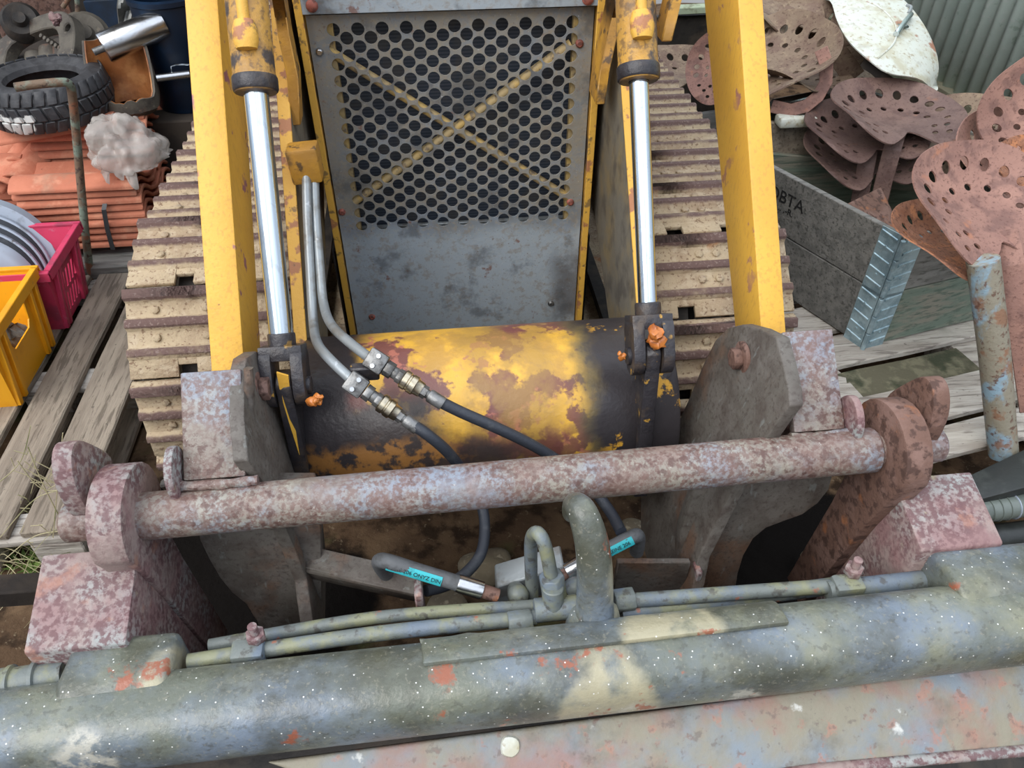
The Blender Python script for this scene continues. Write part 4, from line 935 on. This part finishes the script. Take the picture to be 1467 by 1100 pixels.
# crumpled grey sheet
m = MB(); g = []
for i in range(25):
    row = []
    for j in range(25):
        u, v = i/24, j/24; px = 172+u*62-(1-v)*10; py = -20+(1-v)*170
        p = at(px, py, y=3.16); p.y += .05*noise.noise(V(u*5, v*4, 1))+.03*noise.noise(V(u*11, v*9, 4)); row.append(m.bm.verts.new(p))
    g.append(row)
for i in range(24):
    for j in range(24): m.face([g[i][j], g[i+1][j], g[i+1][j+1], g[i][j+1]])
ob = m.done('plastic_sheet', 'sheet', None); ob.modifiers.new('t', 'SOLIDIFY').thickness = .003
tag(ob, 'crumpled grey plastic sheet hanging behind the steel cylinder', 'sheet')
# cast housing with its opening, at the back left
HO = thing('cast_housing', 'dark cast machine housing with a wide opening, behind the tyre', 'housing', at(50, 90, y=3.15))
f = at(50, 70, y=3.15); e1 = (at(105, 50, y=3.1)-at(-5, 98, y=3.2)).normalized(); e2 = V(0, .75, .66); e2 = (e2-e1*e2.dot(e1)).normalized()
fn = lambda u, v: f+e1*u+e2*v
MB().sheet([Vector(p) for p in bez([(-.24, -.10), (-.05, -.13), (.15, -.12), (.2, .0), (.15, .10), (-.02, .13), (-.22, .09), (-.28, 0)], 4)], [[Vector(p) for p in bez([(-.15, -.06), (.0, -.075), (.10, -.06), (.12, 0), (.09, .055), (-.05, .07), (-.15, .045)], 3)], disc(-.21, -.02, .025), disc(.165, .03, .015)], fn, .05).done('flange', 'castdark', HO, .004, 1)
for k in range(3): MB().lathe([(0, 0), (.035, .0), (.045, .02), (.045, .11), (.03, .12), (0, .12)], fn(-.1+.075*k, -.01)-e1.cross(e2)*.09-e2*.05, e2, 20).done('bore', 'castdark', HO)
for k in range(6): MB().cyl(fn(.03+.018*k, .045-.016*k), fn(.03+.018*k, .045-.016*k)+e1.cross(e2)*(-.06), .008, 8).done('fin', 'castdark', HO)
lump('cast_knuckle', at(82, 28, y=3.1), .016, HO, 4, 'rustpink', 5)
for k, (px, py, rr_, lab, mt) in enumerate(((122, 50, .09, 'dark round casting right of the housing', 'castdark'), (165, 66, .06, 'small dark disc behind the tyre and below the steel cylinder', 'dark'), (30, 30, .07, 'dark round casting above the housing', 'dark'))):
    c = at(px, py, y=3.25); MB_ = MB().lathe([(0, .03), (rr_*.3, .035), (rr_*.4, .01), (rr_*.8, .02), (rr_, .0), (rr_, -.04), (0, -.04)], c, (.3, -.75, .6), 28).done('casting', mt, None); tag(MB_, lab, 'casting')
tag(MB().box((-1.72, 3.32, .3), (1.0, .5, .58)).done('scrap_shelf', 'wallgrey', None, .006, 1), 'dark bench behind the roof tiles that bears the castings', 'bench')
for pts, lab in (([(90, 10, 3.3), (108, -10, 3.3), (112, 40, 3.3)], 'dark thin pipe standing behind the cast housing'), ([(98, 44, 3.2), (102, 84, 3.15)], 'short pale bar leaning on the round casting')):
    tag(MB().tube(line(pts), .009, 10).done('pipe', 'rodpaint', None), lab, 'pipe')
def plank(px0, px1, y0, y1, h, th, material, name, lab, cat='board'):
    a, b = at(*px0, y=y0), at(*px1, y=y1); d = (b-a).normalized(); n = V(-d.y, d.x, 0).normalized()
    m = MB().hexa([a, b, b+n*th, a+n*th, a-V(0, 0, h), b-V(0, 0, h), b+n*th-V(0, 0, h), a+n*th-V(0, 0, h)])
    return tag(m.done(name, material, None, .004, 1), lab, cat)
plank((118, 2), (200, -4), 3.95, 3.9, 1.4, .03, 'bluewood', 'blue_board', 'blue board lying far back above the cast housing')
plank((-20, 0), (92, -8), 3.9, 3.9, 1.4, .03, 'rustbrown', 'brown_board', 'brown board far back at the left, beside the blue one')
plank((-30, 852), (62, 846), .98, 1.0, .05, .05, 'wallgrey', 'dark_plank', 'dark plank lying beside the left hook bracket')
# stones in the hollow under the loader
for px, py, r, s in ((692, 815, .055, 1), (705, 805, .04, 2), (640, 880, .05, 3), (905, 760, .035, 5), (1165, 800, .03, 6)):
    p = at(px, py, z=.03); m = MB(); bmesh.ops.create_icosphere(m.bm, subdivisions=3, radius=r)
    for v in m.bm.verts: v.co = p+V(v.co.x*1.15, v.co.y, v.co.z*.7)+noise.noise_vector(v.co*14+V(s, 0, 0))*r*.3
    tag(m.done('stone', 'stone', None), {1: 'largest pale stone on the soil under the cross bar', 2: 'pale stone touching the largest one from behind', 3: 'half hidden stone behind the hydraulic lines', 5: 'small stone by the foot of the right side plate', 6: 'small stone in the gap beside the right hook bracket'}[s], 'stone')
# dry grass and weeds
m = MB(); rg = random.Random(4)
def blade(m, p, d, L, r, bend):
    q = [p+d*L*t+V(bend.x, bend.y, bend.z)*t*t for t in (0, .33, .66, 1)]
    m.tube(q, [r, r*.9, r*.6, r*.25], 4, steps=2)
for k in range(90):
    p = at(rg.uniform(-20, 150), rg.uniform(745, 850), z=0.0); d = V(rg.uniform(-.8, .8), rg.uniform(-.8, .5), rg.uniform(.2, 1)).normalized()
    blade(m, p, d, rg.uniform(.08, .26), .0013, V(rg.uniform(-.08, .08), rg.uniform(-.08, .05), -.06))
for a, b, c_ in (((100, 700), (50, 715), (0, 770)), ((95, 760), (50, 768), (8, 800)), ((40, 640), (60, 690), (85, 740)), ((90, 620), (84, 680), (76, 770)), ((0, 690), (30, 660), (44, 610)), ((110, 700), (60, 700), (25, 660))):
    m.tube([at(*a, y=1.2), at(*b, y=1.2), at(*c_, y=1.2)], .0012, 4)
    for k in range(6):
        p = at(b[0]+rg.uniform(-20, 20), b[1]+rg.uniform(-20, 20), y=1.2); m.tube([p, p+V(rg.uniform(-.03, .03), 0, rg.uniform(0, .04))], .0009, 4)
tag(m.done('dry_grass', 'grassdry', None), 'thin dry grass stalks at the near end of the left pallet', 'grass', None, 'stuff')
m = MB()
for k in range(60):
    cx, cy = rg.choice(((50, 805), (62, 795), (35, 812), (700, 842), (78, 830)))
    p = at(cx+rg.uniform(-16, 16), cy+rg.uniform(-8, 8), z=0.0); a = rg.uniform(0, 6.28); d = V(math.cos(a), math.sin(a), rg.uniform(.2, .8)).normalized(); s = d.cross(V(0, 0, 1)).normalized()*.006; L = rg.uniform(.02, .045)
    m.face(m.verts([p, p+d*L*.5+s, p+d*L, p+d*L*.5-s]))
tag(m.done('green_weeds', 'grassgreen', None), 'small green weeds growing by the left pallet', 'weeds', None, 'stuff')
# ================================================================== right of the loader
A11 = math.radians(11); E1 = V(math.cos(A11), math.sin(A11), 0); E2 = V(-math.sin(A11), math.cos(A11), 0)
PB = thing('pallet', 'pale wooden pallet under the box of tractor seats on the right', 'pallet', (1.6, 1.75, 0))
PO = at(1330, 660, z=.14)-E1*.08
RP = Matrix((E1, E2, V(0, 0, 1))).transposed().to_4x4(); RP.translation = V(PO.x, PO.y, 0)
for i, (v0, v1) in enumerate(((0, .10), (.125, .265), (.400, .535), (.56, .70), (.74, .86))):
    board(-.02, 1.18, v0, v1, .118, .14, 'deck_board', 'pallet_x', PB, RP)
board(-.02, 1.18, .272, .394, .096, .1165, 'lower_board', 'mossy', PB, RP)
for u in (.05, .56, 1.1):
    board(u-.05, u+.05, 0, .86, .096, .1175, 'cross_board', 'pallet_x', PB, RP)
    for v in (.05, .44, .81): board(u-.05, u+.05, v-.05, v+.05, .02, .096, 'block', 'pallet_x', PB, RP)
# pallet collars: two frames, one on the other
th1, th2 = math.radians(13), math.radians(24)
D1 = V(math.cos(th1), math.sin(th1), 0); D2 = V(-math.sin(th2), math.cos(th2), 0)
K = at(1236, 497, z=.145); K.z = 0
CLF, CLS = .82, .98
def collar(z0, z1, lab, mats, stamp):
    c = thing('pallet_collar', lab, 'pallet collar', (K.x, K.y, z0), 'stacked pallet collars')
    def pan(a, b, nrm, mt):
        m = MB().hexa([a+V(0, 0, z0), b+V(0, 0, z0), b+nrm*.02+V(0, 0, z0), a+nrm*.02+V(0, 0, z0), a+V(0, 0, z1), b+V(0, 0, z1), b+nrm*.02+V(0, 0, z1), a+nrm*.02+V(0, 0, z1)])
        return m.done('side_board', mt, c, .002, 1)
    n1 = V(-D1.y, D1.x, 0); n2 = V(D2.y, -D2.x, 0)
    f = pan(K, K+D1*CLF, n1, mats[0]); s = pan(K, K+D2*CLS, n2, mats[1])
    pan(K+D2*CLS, K+D2*CLS+D1*CLF, n1*-1, mats[2]); pan(K+D1*CLF, K+D1*CLF+D2*CLS, n2*-1, mats[1])
    # pressed corner hinge: two leaves with ribs and a rolled pin
    h = MB()
    for d, n in ((D1, n1), (D2, n2)):
        a = K+d*.006-n*.002; b = K+d*.070-n*.002
        h.hexa([a+V(0, 0, z0-.01), b+V(0, 0, z0-.01), b-n*.0025+V(0, 0, z0-.01), a-n*.0025+V(0, 0, z0-.01), a+V(0, 0, z1+.004), b+V(0, 0, z1+.004), b-n*.0025+V(0, 0, z1+.004), a-n*.0025+V(0, 0, z1+.004)])
        for k in range(5):
            zz = z0+.02+(z1-z0-.035)*k/4
            h.hexa([K+d*.012-n*.004+V(0, 0, zz-.006), K+d*.066-n*.004+V(0, 0, zz+.004), K+d*.066-n*.004+V(0, 0, zz+.012), K+d*.012-n*.004+V(0, 0, zz+.004), K+d*.012-n*.0075+V(0, 0, zz-.004), K+d*.066-n*.0075+V(0, 0, zz+.006), K+d*.066-n*.0075+V(0, 0, zz+.010), K+d*.012-n*.0075+V(0, 0, zz+.002)])
        for k in range(2):
            zz = z0+.05+.09*k; p = K+d*.04-n*.004+V(0, 0, zz); h.lathe([(0, .004), (.004, .003), (.005, 0), (0, 0)], p, -n, 10)
    for k in range(3):
        zz = z0-.004+(z1-z0)*k/3; h.cyl(K-(n1+n2).normalized()*.006+V(0, 0, zz), K-(n1+n2).normalized()*.006+V(0, 0, zz+(z1-z0)/3-.004), .007, 14)
    h.done('corner_hinge', 'galv', c, 0, label='galvanised corner hinge')
    if stamp:
        p = K+D2*.415-n2*.0015+V(0, 0, z1-.072)
        text('stamp_lettering', 'OBTA', .056, frame(p, -D2, (0, 0, 1)), 'ink_grey', s)
        p = K+D2*.405-n2*.0015+V(0, 0, z1-.108)
        text('stamp_lettering', '.. .-R.', .03, frame(p, -D2, (0, 0, 1)), 'ink_grey', s)
    return c
collar(.145, .333, 'lower pallet collar of the seat box, greenish front board', ('greenwood', 'darkboard', 'greenwood'), False)
collar(.337, .525, 'upper pallet collar of the seat box, stamped with black letters', ('greywood', 'darkboard', 'greywood'), True)
# ---- tractor seats
SO = bez([(0, -.108), (.035, -.145), (.09, -.178), (.150, -.160), (.192, -.10), (.212, -.01), (.207, .07), (.165, .137), (.09, .176), (0, .186), (-.09, .176), (-.165, .137), (-.207, .07), (-.212, -.01), (-.192, -.10), (-.150, -.160), (-.09, -.178), (-.035, -.145)], 4)
def dish(u, v):
    r = max(0, v); z = 1.25*u*u+2.0*r*r+.28*max(0, v-.11)
    f = min(0, v+.04); z += -1.4*f*f+1.9*f*f*math.exp(-(u/.05)**2)*.9
    return V(u, v, z-.02)
def seat_mesh(kind):
    H_ = []
    if kind == 'slot':
        for k in range(9):
            a = math.radians(8+164*k/8); H_.append(disc(.165*math.cos(a), .02+.128*math.sin(a), .018, .0055, 10, a))
        for k in range(5):
            for s in (-1, 1): H_.append(disc(s*(.055+.02*k), -.06+.022*k, .016, .005, 10, s*.6))
    else:
        for k in range(9):
            a = math.radians(2+176*k/8); H_.append(disc(.163*math.cos(a), .018+.124*math.sin(a), .0145, .0145, 12))
        for k in range(7):
            a = math.radians(0+180*k/6); H_.append(disc(.112*math.cos(a), .0+.085*math.sin(a), .0105, .0105, 10))
        for s in (-1, 1):
            for u, v in ((.155, -.045), (.135, -.085), (.10, -.075), (.085, -.115), (.125, -.125)): H_.append(disc(s*u, v, .0105, .0085, 10, s*.5))
    return MB().sheet(SO, H_, dish, .0045, grid=.022)
PROTO = {}
def seat(px, py, y, w, n, f, lab, material='seat', kind='hole', stem=None):
    """n: way the seat faces (right, up, to the eye); f: way its front points in the picture"""
    N_ = (RT*n[0]+UP*n[1]-FW*n[2]).normalized(); F_ = RT*f[0]-UP*f[1]; F_ = (F_-N_*F_.dot(N_)).normalized(); U_ = (-F_).cross(N_)
    M = Matrix((U_, -F_, N_)).transposed().to_4x4()
    c = at(px, py, y=y); s = w/.424
    t = bpy.data.objects.new('tractor_seat', None); COL.objects.link(t); t.empty_display_size = .05
    t.matrix_basis = Matrix.Translation(c) @ M @ Matrix.Scale(s, 4); W[t.name] = c
    tag(t, lab, 'tractor seat', 'rusty tractor seats in and around the box')
    if (kind, material) not in PROTO:
        o = seat_mesh(kind).done('pan', material, t, local=Matrix(), sharp=60); PROTO[(kind, material)] = o
    else:
        o = PROTO[(kind, material)].copy(); COL.objects.link(o); o.parent = t; o.matrix_basis = Matrix()
    if stem:   # flat bar bolted under the pan: local points (u, v, z)
        I = t.matrix_basis.inverted(); P = [I @ at(*p[:2], y=p[2]) for p in stem]; hw_ = .031/s*.85
        m = MB(); rows = []
        view = (I.to_3x3() @ (EYE-c)).normalized()
        for i, p in enumerate(P):
            d = (P[min(i+1, len(P)-1)]-P[max(i-1, 0)]).normalized(); sd_ = d.cross(view).normalized(); th_ = sd_.cross(d)*.0035
            rows.append(m.verts([p-sd_*hw_+th_, p+sd_*hw_+th_, p+sd_*hw_-th_, p-sd_*hw_-th_]))
        for a, b in zip(rows, rows[1:]):
            for k in range(4): m.face([a[k], a[(k+1) % 4], b[(k+1) % 4], b[k]])
        m.face(rows[0][::-1]); m.face(rows[-1])
        m.done('stem', material, t, .002, 1, local=Matrix())
    return t
seat(1283, 165, 2.28, .405, (.03, .80, .60), (.02, 1), 'brown tractor seat on top of the heap, just below the white cover', 'seat_dark', 'hole', [(1286, 188, 2.22), (1278, 215, 2.17), (1266, 260, 2.16), (1250, 330, 2.14)])
seat(1240, 190, 2.30, .38, (-.05, .78, .62), (.1, 1), 'tractor seat right under the topmost one, its left lobe showing', 'seat_dark', 'hole', [(1246, 212, 2.24), (1240, 240, 2.2), (1225, 320, 2.18)])
seat(1236, 222, 2.30, .38, (-.05, .72, .69), (.15, 1), 'lowest tractor seat of the heap, in front of a brown board', 'seat_dark', 'hole')
seat(1385, 188, 2.36, .40, (-.15, .78, .60), (-.55, 1), 'olive brown tractor seat right of the topmost one', 'seat_olive', 'hole')
seat(1312, 205, 2.40, .34, (.0, .6, .8), (0, 1), 'small rusty lobe of a tractor seat under the topmost seat', 'seat_olive', 'hole')
seat(1448, 232, 2.05, .40, (.1, .5, .85), (.5, 1), 'tractor seat with large round holes behind the big pink one', 'seat', 'hole')
seat(1515, 165, 2.05, .42, (-.35, .25, .9), (.7, 1), 'tractor seat standing on edge at the right border beside the green wall', 'seat', 'hole')
seat(1480, 250, 1.75, .25, (.0, .6, .8), (.5, 1), 'orange rusty seat edge at the right border above the big pink seat', 'seat_orange', 'hole')
seat(1412, 297, 1.55, .385, (.10, .56, .82), (.12, 1), 'large pinkish rusty tractor seat above the blue post', 'seat', 'hole', [(1440, 330, 1.49), (1450, 380, 1.42), (1462, 470, 1.36), (1478, 590, 1.28)])
seat(1362, 346, 1.55, .31, (.08, .78, .62), (.25, 1), 'orange rusty tractor seat under the large pinkish one', 'seat_orange', 'hole')
seat(1036, 92, 2.62, .27, (-.75, .15, .65), (.35, 1), 'pink rimmed tractor seat standing upright behind the right lift arm', 'seat', 'hole')
seat(978, 100, 2.85, .40, (.0, .86, .5), (.1, 1), 'brown tractor seat in the gap between the cylinder and the lift arm', 'seat_olive', 'hole')
seat(1112, 84, 2.62, .42, (-.25, .62, .75), (-.9, .5), 'tractor seat with a raised rim right beside the right lift arm', 'seat_olive', 'hole')
seat(1152, 66, 2.84, .44, (-.05, .55, .83), (-.3, 1), 'tractor seat with long slots left of the white cover', 'seat_olive', 'slot')
seat(1145, 112, 2.60, .36, (.05, .90, .42), (.2, 1), 'flat lying tractor seat under the rimmed one beside the lift arm', 'seat_olive', 'hole')
seat(1105, 6, 2.95, .40, (.2, .7, .7), (.3, 1), 'dark tractor seat at the upper border, farthest back in the heap', 'seat_olive', 'slot', [(1128, 8, 2.86), (1112, 45, 2.78), (1098, 72, 2.74)])
seat(1205, 112, 2.90, .36, (.25, .75, .6), (.5, 1), 'tractor seat half hidden under the white cover', 'seat_olive', 'hole')
# curved flat bar
def flatbar(pts, wd, name, material, lab):
    P = line(pts); m = MB(); rows = []
    for i, p in enumerate(P):
        d = (P[min(i+1, len(P)-1)]-P[max(i-1, 0)]).normalized(); s = d.cross(EYE-p).normalized()*wd/2; t = (EYE-p).normalized()*.003
        rows.append(m.verts([p-s+t, p+s+t, p+s-t, p-s-t]))
    for a, b in zip(rows, rows[1:]):
        for k in range(4): m.face([a[k], a[(k+1) % 4], b[(k+1) % 4], b[k]])
    m.face(rows[0][::-1]); m.face(rows[-1]); return tag(m.done(name, material, None, .0015, 1), lab, 'flat bar')
flatbar([(1176, 70, 2.5), (1184, 92, 2.47), (1183, 118, 2.45), (1172, 138, 2.43), (1155, 152, 2.42), (1132, 158, 2.43), (1105, 152, 2.46)], .042, 'bent_flat_bar', 'seat', 'curved rusty flat bar looping below the seats left of the white cover')
flatbar([(1196, 72, 2.62), (1225, 112, 2.6)], .07, 'flat_bar', 'seat_olive', 'short brown flat bar under the white cover')
# rusty plate in the box
a = [at(1203, 297, y=1.93), at(1262, 268, y=2.05), at(1287, 320, y=1.95), at(1284, 338, y=1.86), at(1255, 335, y=1.86)]
m = MB().prism(a, (0, .004, -.006)); tag(m.done('rusty_plate', 'rustbrown', None, .001, 1), 'brown rusty sheet metal plate lying at the corner of the box', 'plate')
m = MB().cyl(at(1108, 152, y=2.52), at(1172, 140, y=2.56), .024, 20); tag(m.done('chrome_tube', 'steel', None), 'bright tube lying under the seats beside the lift arm', 'tube')
m = MB().box(at(1140, 172, y=2.42), (.13, .06, .035)); tag(m.done('white_tray', 'white', None, .01, 2), 'small white plastic tray end under the bright tube', 'tray')
def slab(px, y, th, material, name, lab, cat='board'):
    P = [at(a, b, y=y) for a, b in px]; return tag(MB().prism(P, (0, th, 0)).done(name, material, None, .003, 1), lab, cat)
slab([(1080, 172), (1220, 190), (1220, 236), (1080, 216)], 2.44, .02, 'pallet_y', 'brown_board', 'brown board standing in the box below the heap of seats')
slab([(1080, 218), (1345, 240), (1345, 400), (1080, 390)], 2.42, .02, 'greenwood', 'green_board', 'green board standing in the box behind the seat stems')
# ---- white cover leaning on the wall
OUT = bez([(1180, -40), (1184, 10), (1188, 52), (1204, 88), (1236, 118), (1262, 130), (1300, 131), (1340, 131), (1341, 118), (1331, 98), (1306, 62), (1276, 26), (1252, 4), (1225, -40)], 4)
cpl = (at(1265, 80, y=2.62), (RT*.15+UP*.55-FW*.82).normalized()); cx_, cy_ = 1258, 66
def cov(u, v):
    p = at(u*1000, v*1000, pl=cpl); q = max(0, 1-((u*1000-cx_)/86)**2*.8-((v*1000-cy_)/88)**2*.8)
    return p+cpl[1]*.085*math.sqrt(q+.0001)
WC = thing('sheet_metal_cover', 'chipped white sheet metal cover with a chrome latch, leaning above the seats', 'cover', at(1262, 131, pl=cpl))
MB().sheet([p/1000 for p in OUT], [], cov, -.004, grid=.008).done('shell', 'white', WC, sharp=60)
q = MB(); a, b = cov(1.264, .082), cov(1.282, .058); nn2 = cpl[1]; q.tube([a, a+nn2*.016, b+nn2*.016, b], .009, 10, steps=4); q.box(lerp(a, b, .5)+nn2*.004, (.03, .03, .006))
q.done('latch', 'chrome', WC)
q = MB(); q.tube([cov(1.283, .05)+nn2*.002, cov(1.286, .042)+nn2*.006, cov(1.280, .038)+nn2*.002], .006, 8); q.done('catch', 'hydpipe', WC)
MB().tube([cov(x/1000, y/1000)+nn2*.001 for x, y in ((1212, 22), (1240, 40), (1262, 66), (1262, 92), (1240, 112))], .0035, 6).done('pressed_seam', 'white', WC)
# ---- blue post and the dark pipes at the right border
MB_ = MB().tube([at(1437, 650, z=.14)+V(0, 0, .002), at(1424, 500, y=1.33), at(1408, 372, y=1.40)], .035, 28, smooth=False).done('post', 'bluepost', None); tag(MB_, 'leaning round post with flaking blue paint, standing on the pale pallet', 'post')
m = MB().hexa([at(1385, 682, z=.17), at(1500, 628, z=.19), at(1500, 690, z=.19), at(1402, 716, z=.17)]+[p-V(0, 0, .03) for p in (at(1385, 682, z=.17), at(1500, 628, z=.19), at(1500, 690, z=.19), at(1402, 716, z=.17))])
tag(m.done('rubber_flap', 'blackpipe', None, .004, 2), 'black rubber strip at the right border before the pale pallet', 'rubber strip')
m = MB().tube([at(1395, 733, z=.125), at(1437, 727, z=.125), at(1520, 715, z=.125)], .030, 28, smooth=False)
rb = tag(m.done('ribbed_pipe', 'clear', None), 'grey ribbed pipe with a pale ring at the right border', 'pipe')
for k in range(5):
    t = lerp(at(1400, 732, z=.125), at(1450, 725, z=.125), k/4); d = (at(1450, 725, z=.125)-at(1400, 732, z=.125)).normalized()
    MB().lathe([(.030, -.002), (.0325, -.001), (.0325, .001), (.030, .002)], t, d, 28, closed=True).done('ring', 'cap_grey' if k == 4 else 'clear', rb, label='pale ring' if k == 4 else None)
m = MB().tube([at(1400, 772, z=.045), at(1450, 766, z=.045), at(1530, 756, z=.045)], .032, 28, smooth=False)
tag(m.done('black_pipe', 'blackpipe', None), 'black plastic pipe below the grey ribbed one at the right border', 'pipe')
# ================================================================== the shed
def plane_grid(name, x0, x1, y0, y1, n, fn, material):
    m = MB(); g = [[m.bm.verts.new(fn(x0+(x1-x0)*i/n, y0+(y1-y0)*j/n)) for j in range(n+1)] for i in range(n+1)]
    for i in range(n):
        for j in range(n): m.face([g[i][j], g[i+1][j], g[i+1][j+1], g[i][j+1]])
    o = m.done(name, material); o['kind'] = 'structure'; return o
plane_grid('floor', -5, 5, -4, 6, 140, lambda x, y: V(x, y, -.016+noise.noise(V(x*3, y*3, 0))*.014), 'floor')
# corrugated sheet wall on the right
a, b = at(1340, 116, z=.40), at(1450, 185, z=.40); wd = (b-a).normalized(); wn = V(-wd.y, wd.x, 0); wn = wn if wn.x < 0 else -wn
m = MB(); n = 520; c0 = a-wd*1.5; rows = []
for k in range(n+1):
    s = 3.4*k/n; p = c0+wd*s-wn*(.0125*(1-math.cos(2*PI*s/.078))); rows.append(m.verts([V(p.x, p.y, .40), V(p.x, p.y, 2.5)]))
for p, q in zip(rows, rows[1:]): m.face([p[0], q[0], q[1], p[1]])
o = m.done('wall_right', 'corr', sharp=80); o.modifiers.new('t', 'SOLIDIFY').thickness = .002; tag(o, 'pale green corrugated sheet wall', None, None, 'structure')
p0, p1 = c0+wn*.02, c0+wd*3.4+wn*.02
o = MB().hexa([V(p0.x, p0.y, .32), V(p1.x, p1.y, .32), V(p1.x, p1.y, .32)-wn*.09, V(p0.x, p0.y, .32)-wn*.09, V(p0.x, p0.y, .40), V(p1.x, p1.y, .40), V(p1.x, p1.y, .40)-wn*.09, V(p0.x, p0.y, .40)-wn*.09]).done('trim_1', 'mossy', None, .004, 1); tag(o, 'mossy sill timber under the corrugated wall', None, None, 'structure')
o = MB().hexa([V(p0.x, p0.y, -.02)-wn*.03, V(p1.x, p1.y, -.02)-wn*.03, V(p1.x, p1.y, -.02)-wn*.09, V(p0.x, p0.y, -.02)-wn*.09, V(p0.x, p0.y, .32)-wn*.03, V(p1.x, p1.y, .32)-wn*.03, V(p1.x, p1.y, .32)-wn*.09, V(p0.x, p0.y, .32)-wn*.09]).done('trim_2', 'wallgrey'); tag(o, 'dark plinth boards under the mossy sill', None, None, 'structure')
o = MB().box((-.95, 4.45, 1.25), (3.9, .06, 2.6)).done('wall_back', 'wallgrey'); o['kind'] = 'structure'
o = MB().hexa([V(-2.9, 2.7, 2.75), V(-.2, 2.7, 2.75), V(-.2, 4.6, 2.5), V(-2.9, 4.6, 2.5), V(-2.9, 2.7, 2.81), V(-.2, 2.7, 2.81), V(-.2, 4.6, 2.56), V(-2.9, 4.6, 2.56)]).done('unseen_ceiling', 'roof'); o['kind'] = 'structure'  # unseen; extent cut to keep the upper left dark and let light reach the right
plank((940, 24), (1060, 20), 3.43, 3.43, 1.4, .03, 'dark', 'dark_sheet', 'dark grimy sheet standing behind the right cylinder')
plank((955, 12), (1040, 8), 3.4, 3.4, .03, .05, 'palegreen', 'pale_green_board', 'pale green board far back between the cylinder and the right lift arm')
# ================================================================== camera, light, colour management
cd = bpy.data.cameras.new('camera'); cam = bpy.data.objects.new('camera', cd); COL.objects.link(cam)
cam.matrix_world = Matrix((RT, UP, -FW)).transposed().to_4x4(); cam.location = EYE
cd.sensor_fit = 'HORIZONTAL'; cd.sensor_width = 36; cd.lens = FPX/1467*36; cd.clip_start = .02
SC.camera = cam
w = bpy.data.worlds.new('sky'); SC.world = w; w.use_nodes = True
nt = w.node_tree; N = nt.nodes; L = nt.links
bg = N['Background']; tc = N.new('ShaderNodeTexCoord'); sp = N.new('ShaderNodeSeparateXYZ'); L.new(tc.outputs['Generated'], sp.inputs[0])
rp = N.new('ShaderNodeValToRGB'); L.new(sp.outputs['Z'], rp.inputs[0])
e = rp.color_ramp.elements; e[0].position = 0; e[0].color = (.28, .29, .31, 1); e[1].position = .7; e[1].color = (1.18, 1.28, 1.46, 1)
k = rp.color_ramp.elements.new(.25); k.color = (.42, .48, .57, 1)
nz = N.new('ShaderNodeTexNoise'); nz.inputs['Scale'].default_value = 3.; nz.inputs['Detail'].default_value = 4; L.new(tc.outputs['Generated'], nz.inputs[0])
mr = N.new('ShaderNodeMapRange'); mr.inputs[1].default_value = .35; mr.inputs[2].default_value = .65; mr.inputs[3].default_value = .6; mr.inputs[4].default_value = 1.3; L.new(nz.outputs['Fac'], mr.inputs[0])
mx = N.new('ShaderNodeVectorMath'); mx.operation = 'SCALE'; L.new(rp.outputs[0], mx.inputs[0]); L.new(mr.outputs[0], mx.inputs['Scale'])
L.new(mx.outputs[0], bg.inputs[0]); bg.inputs[1].default_value = 1.08
sd = bpy.data.lights.new('sun', 'SUN'); sd.energy = 2.0; sd.angle = math.radians(50); sd.color = (1, .96, .9)
so = bpy.data.objects.new('sun', sd); COL.objects.link(so); so.rotation_euler = (math.radians(26), math.radians(-34), 0)
vs = SC.view_settings; SC.display_settings.display_device = 'sRGB'; vs.view_transform = 'Standard'; vs.look = 'None'; vs.exposure = .42; vs.gamma = 1; vs.use_curve_mapping = False
SC.cycles.max_bounces = 6; SC.cycles.use_denoising = True
for o in SC.objects:
    if o.parent is None and o.get('category') and not o.get('kind'): o['kind'] = 'thing'
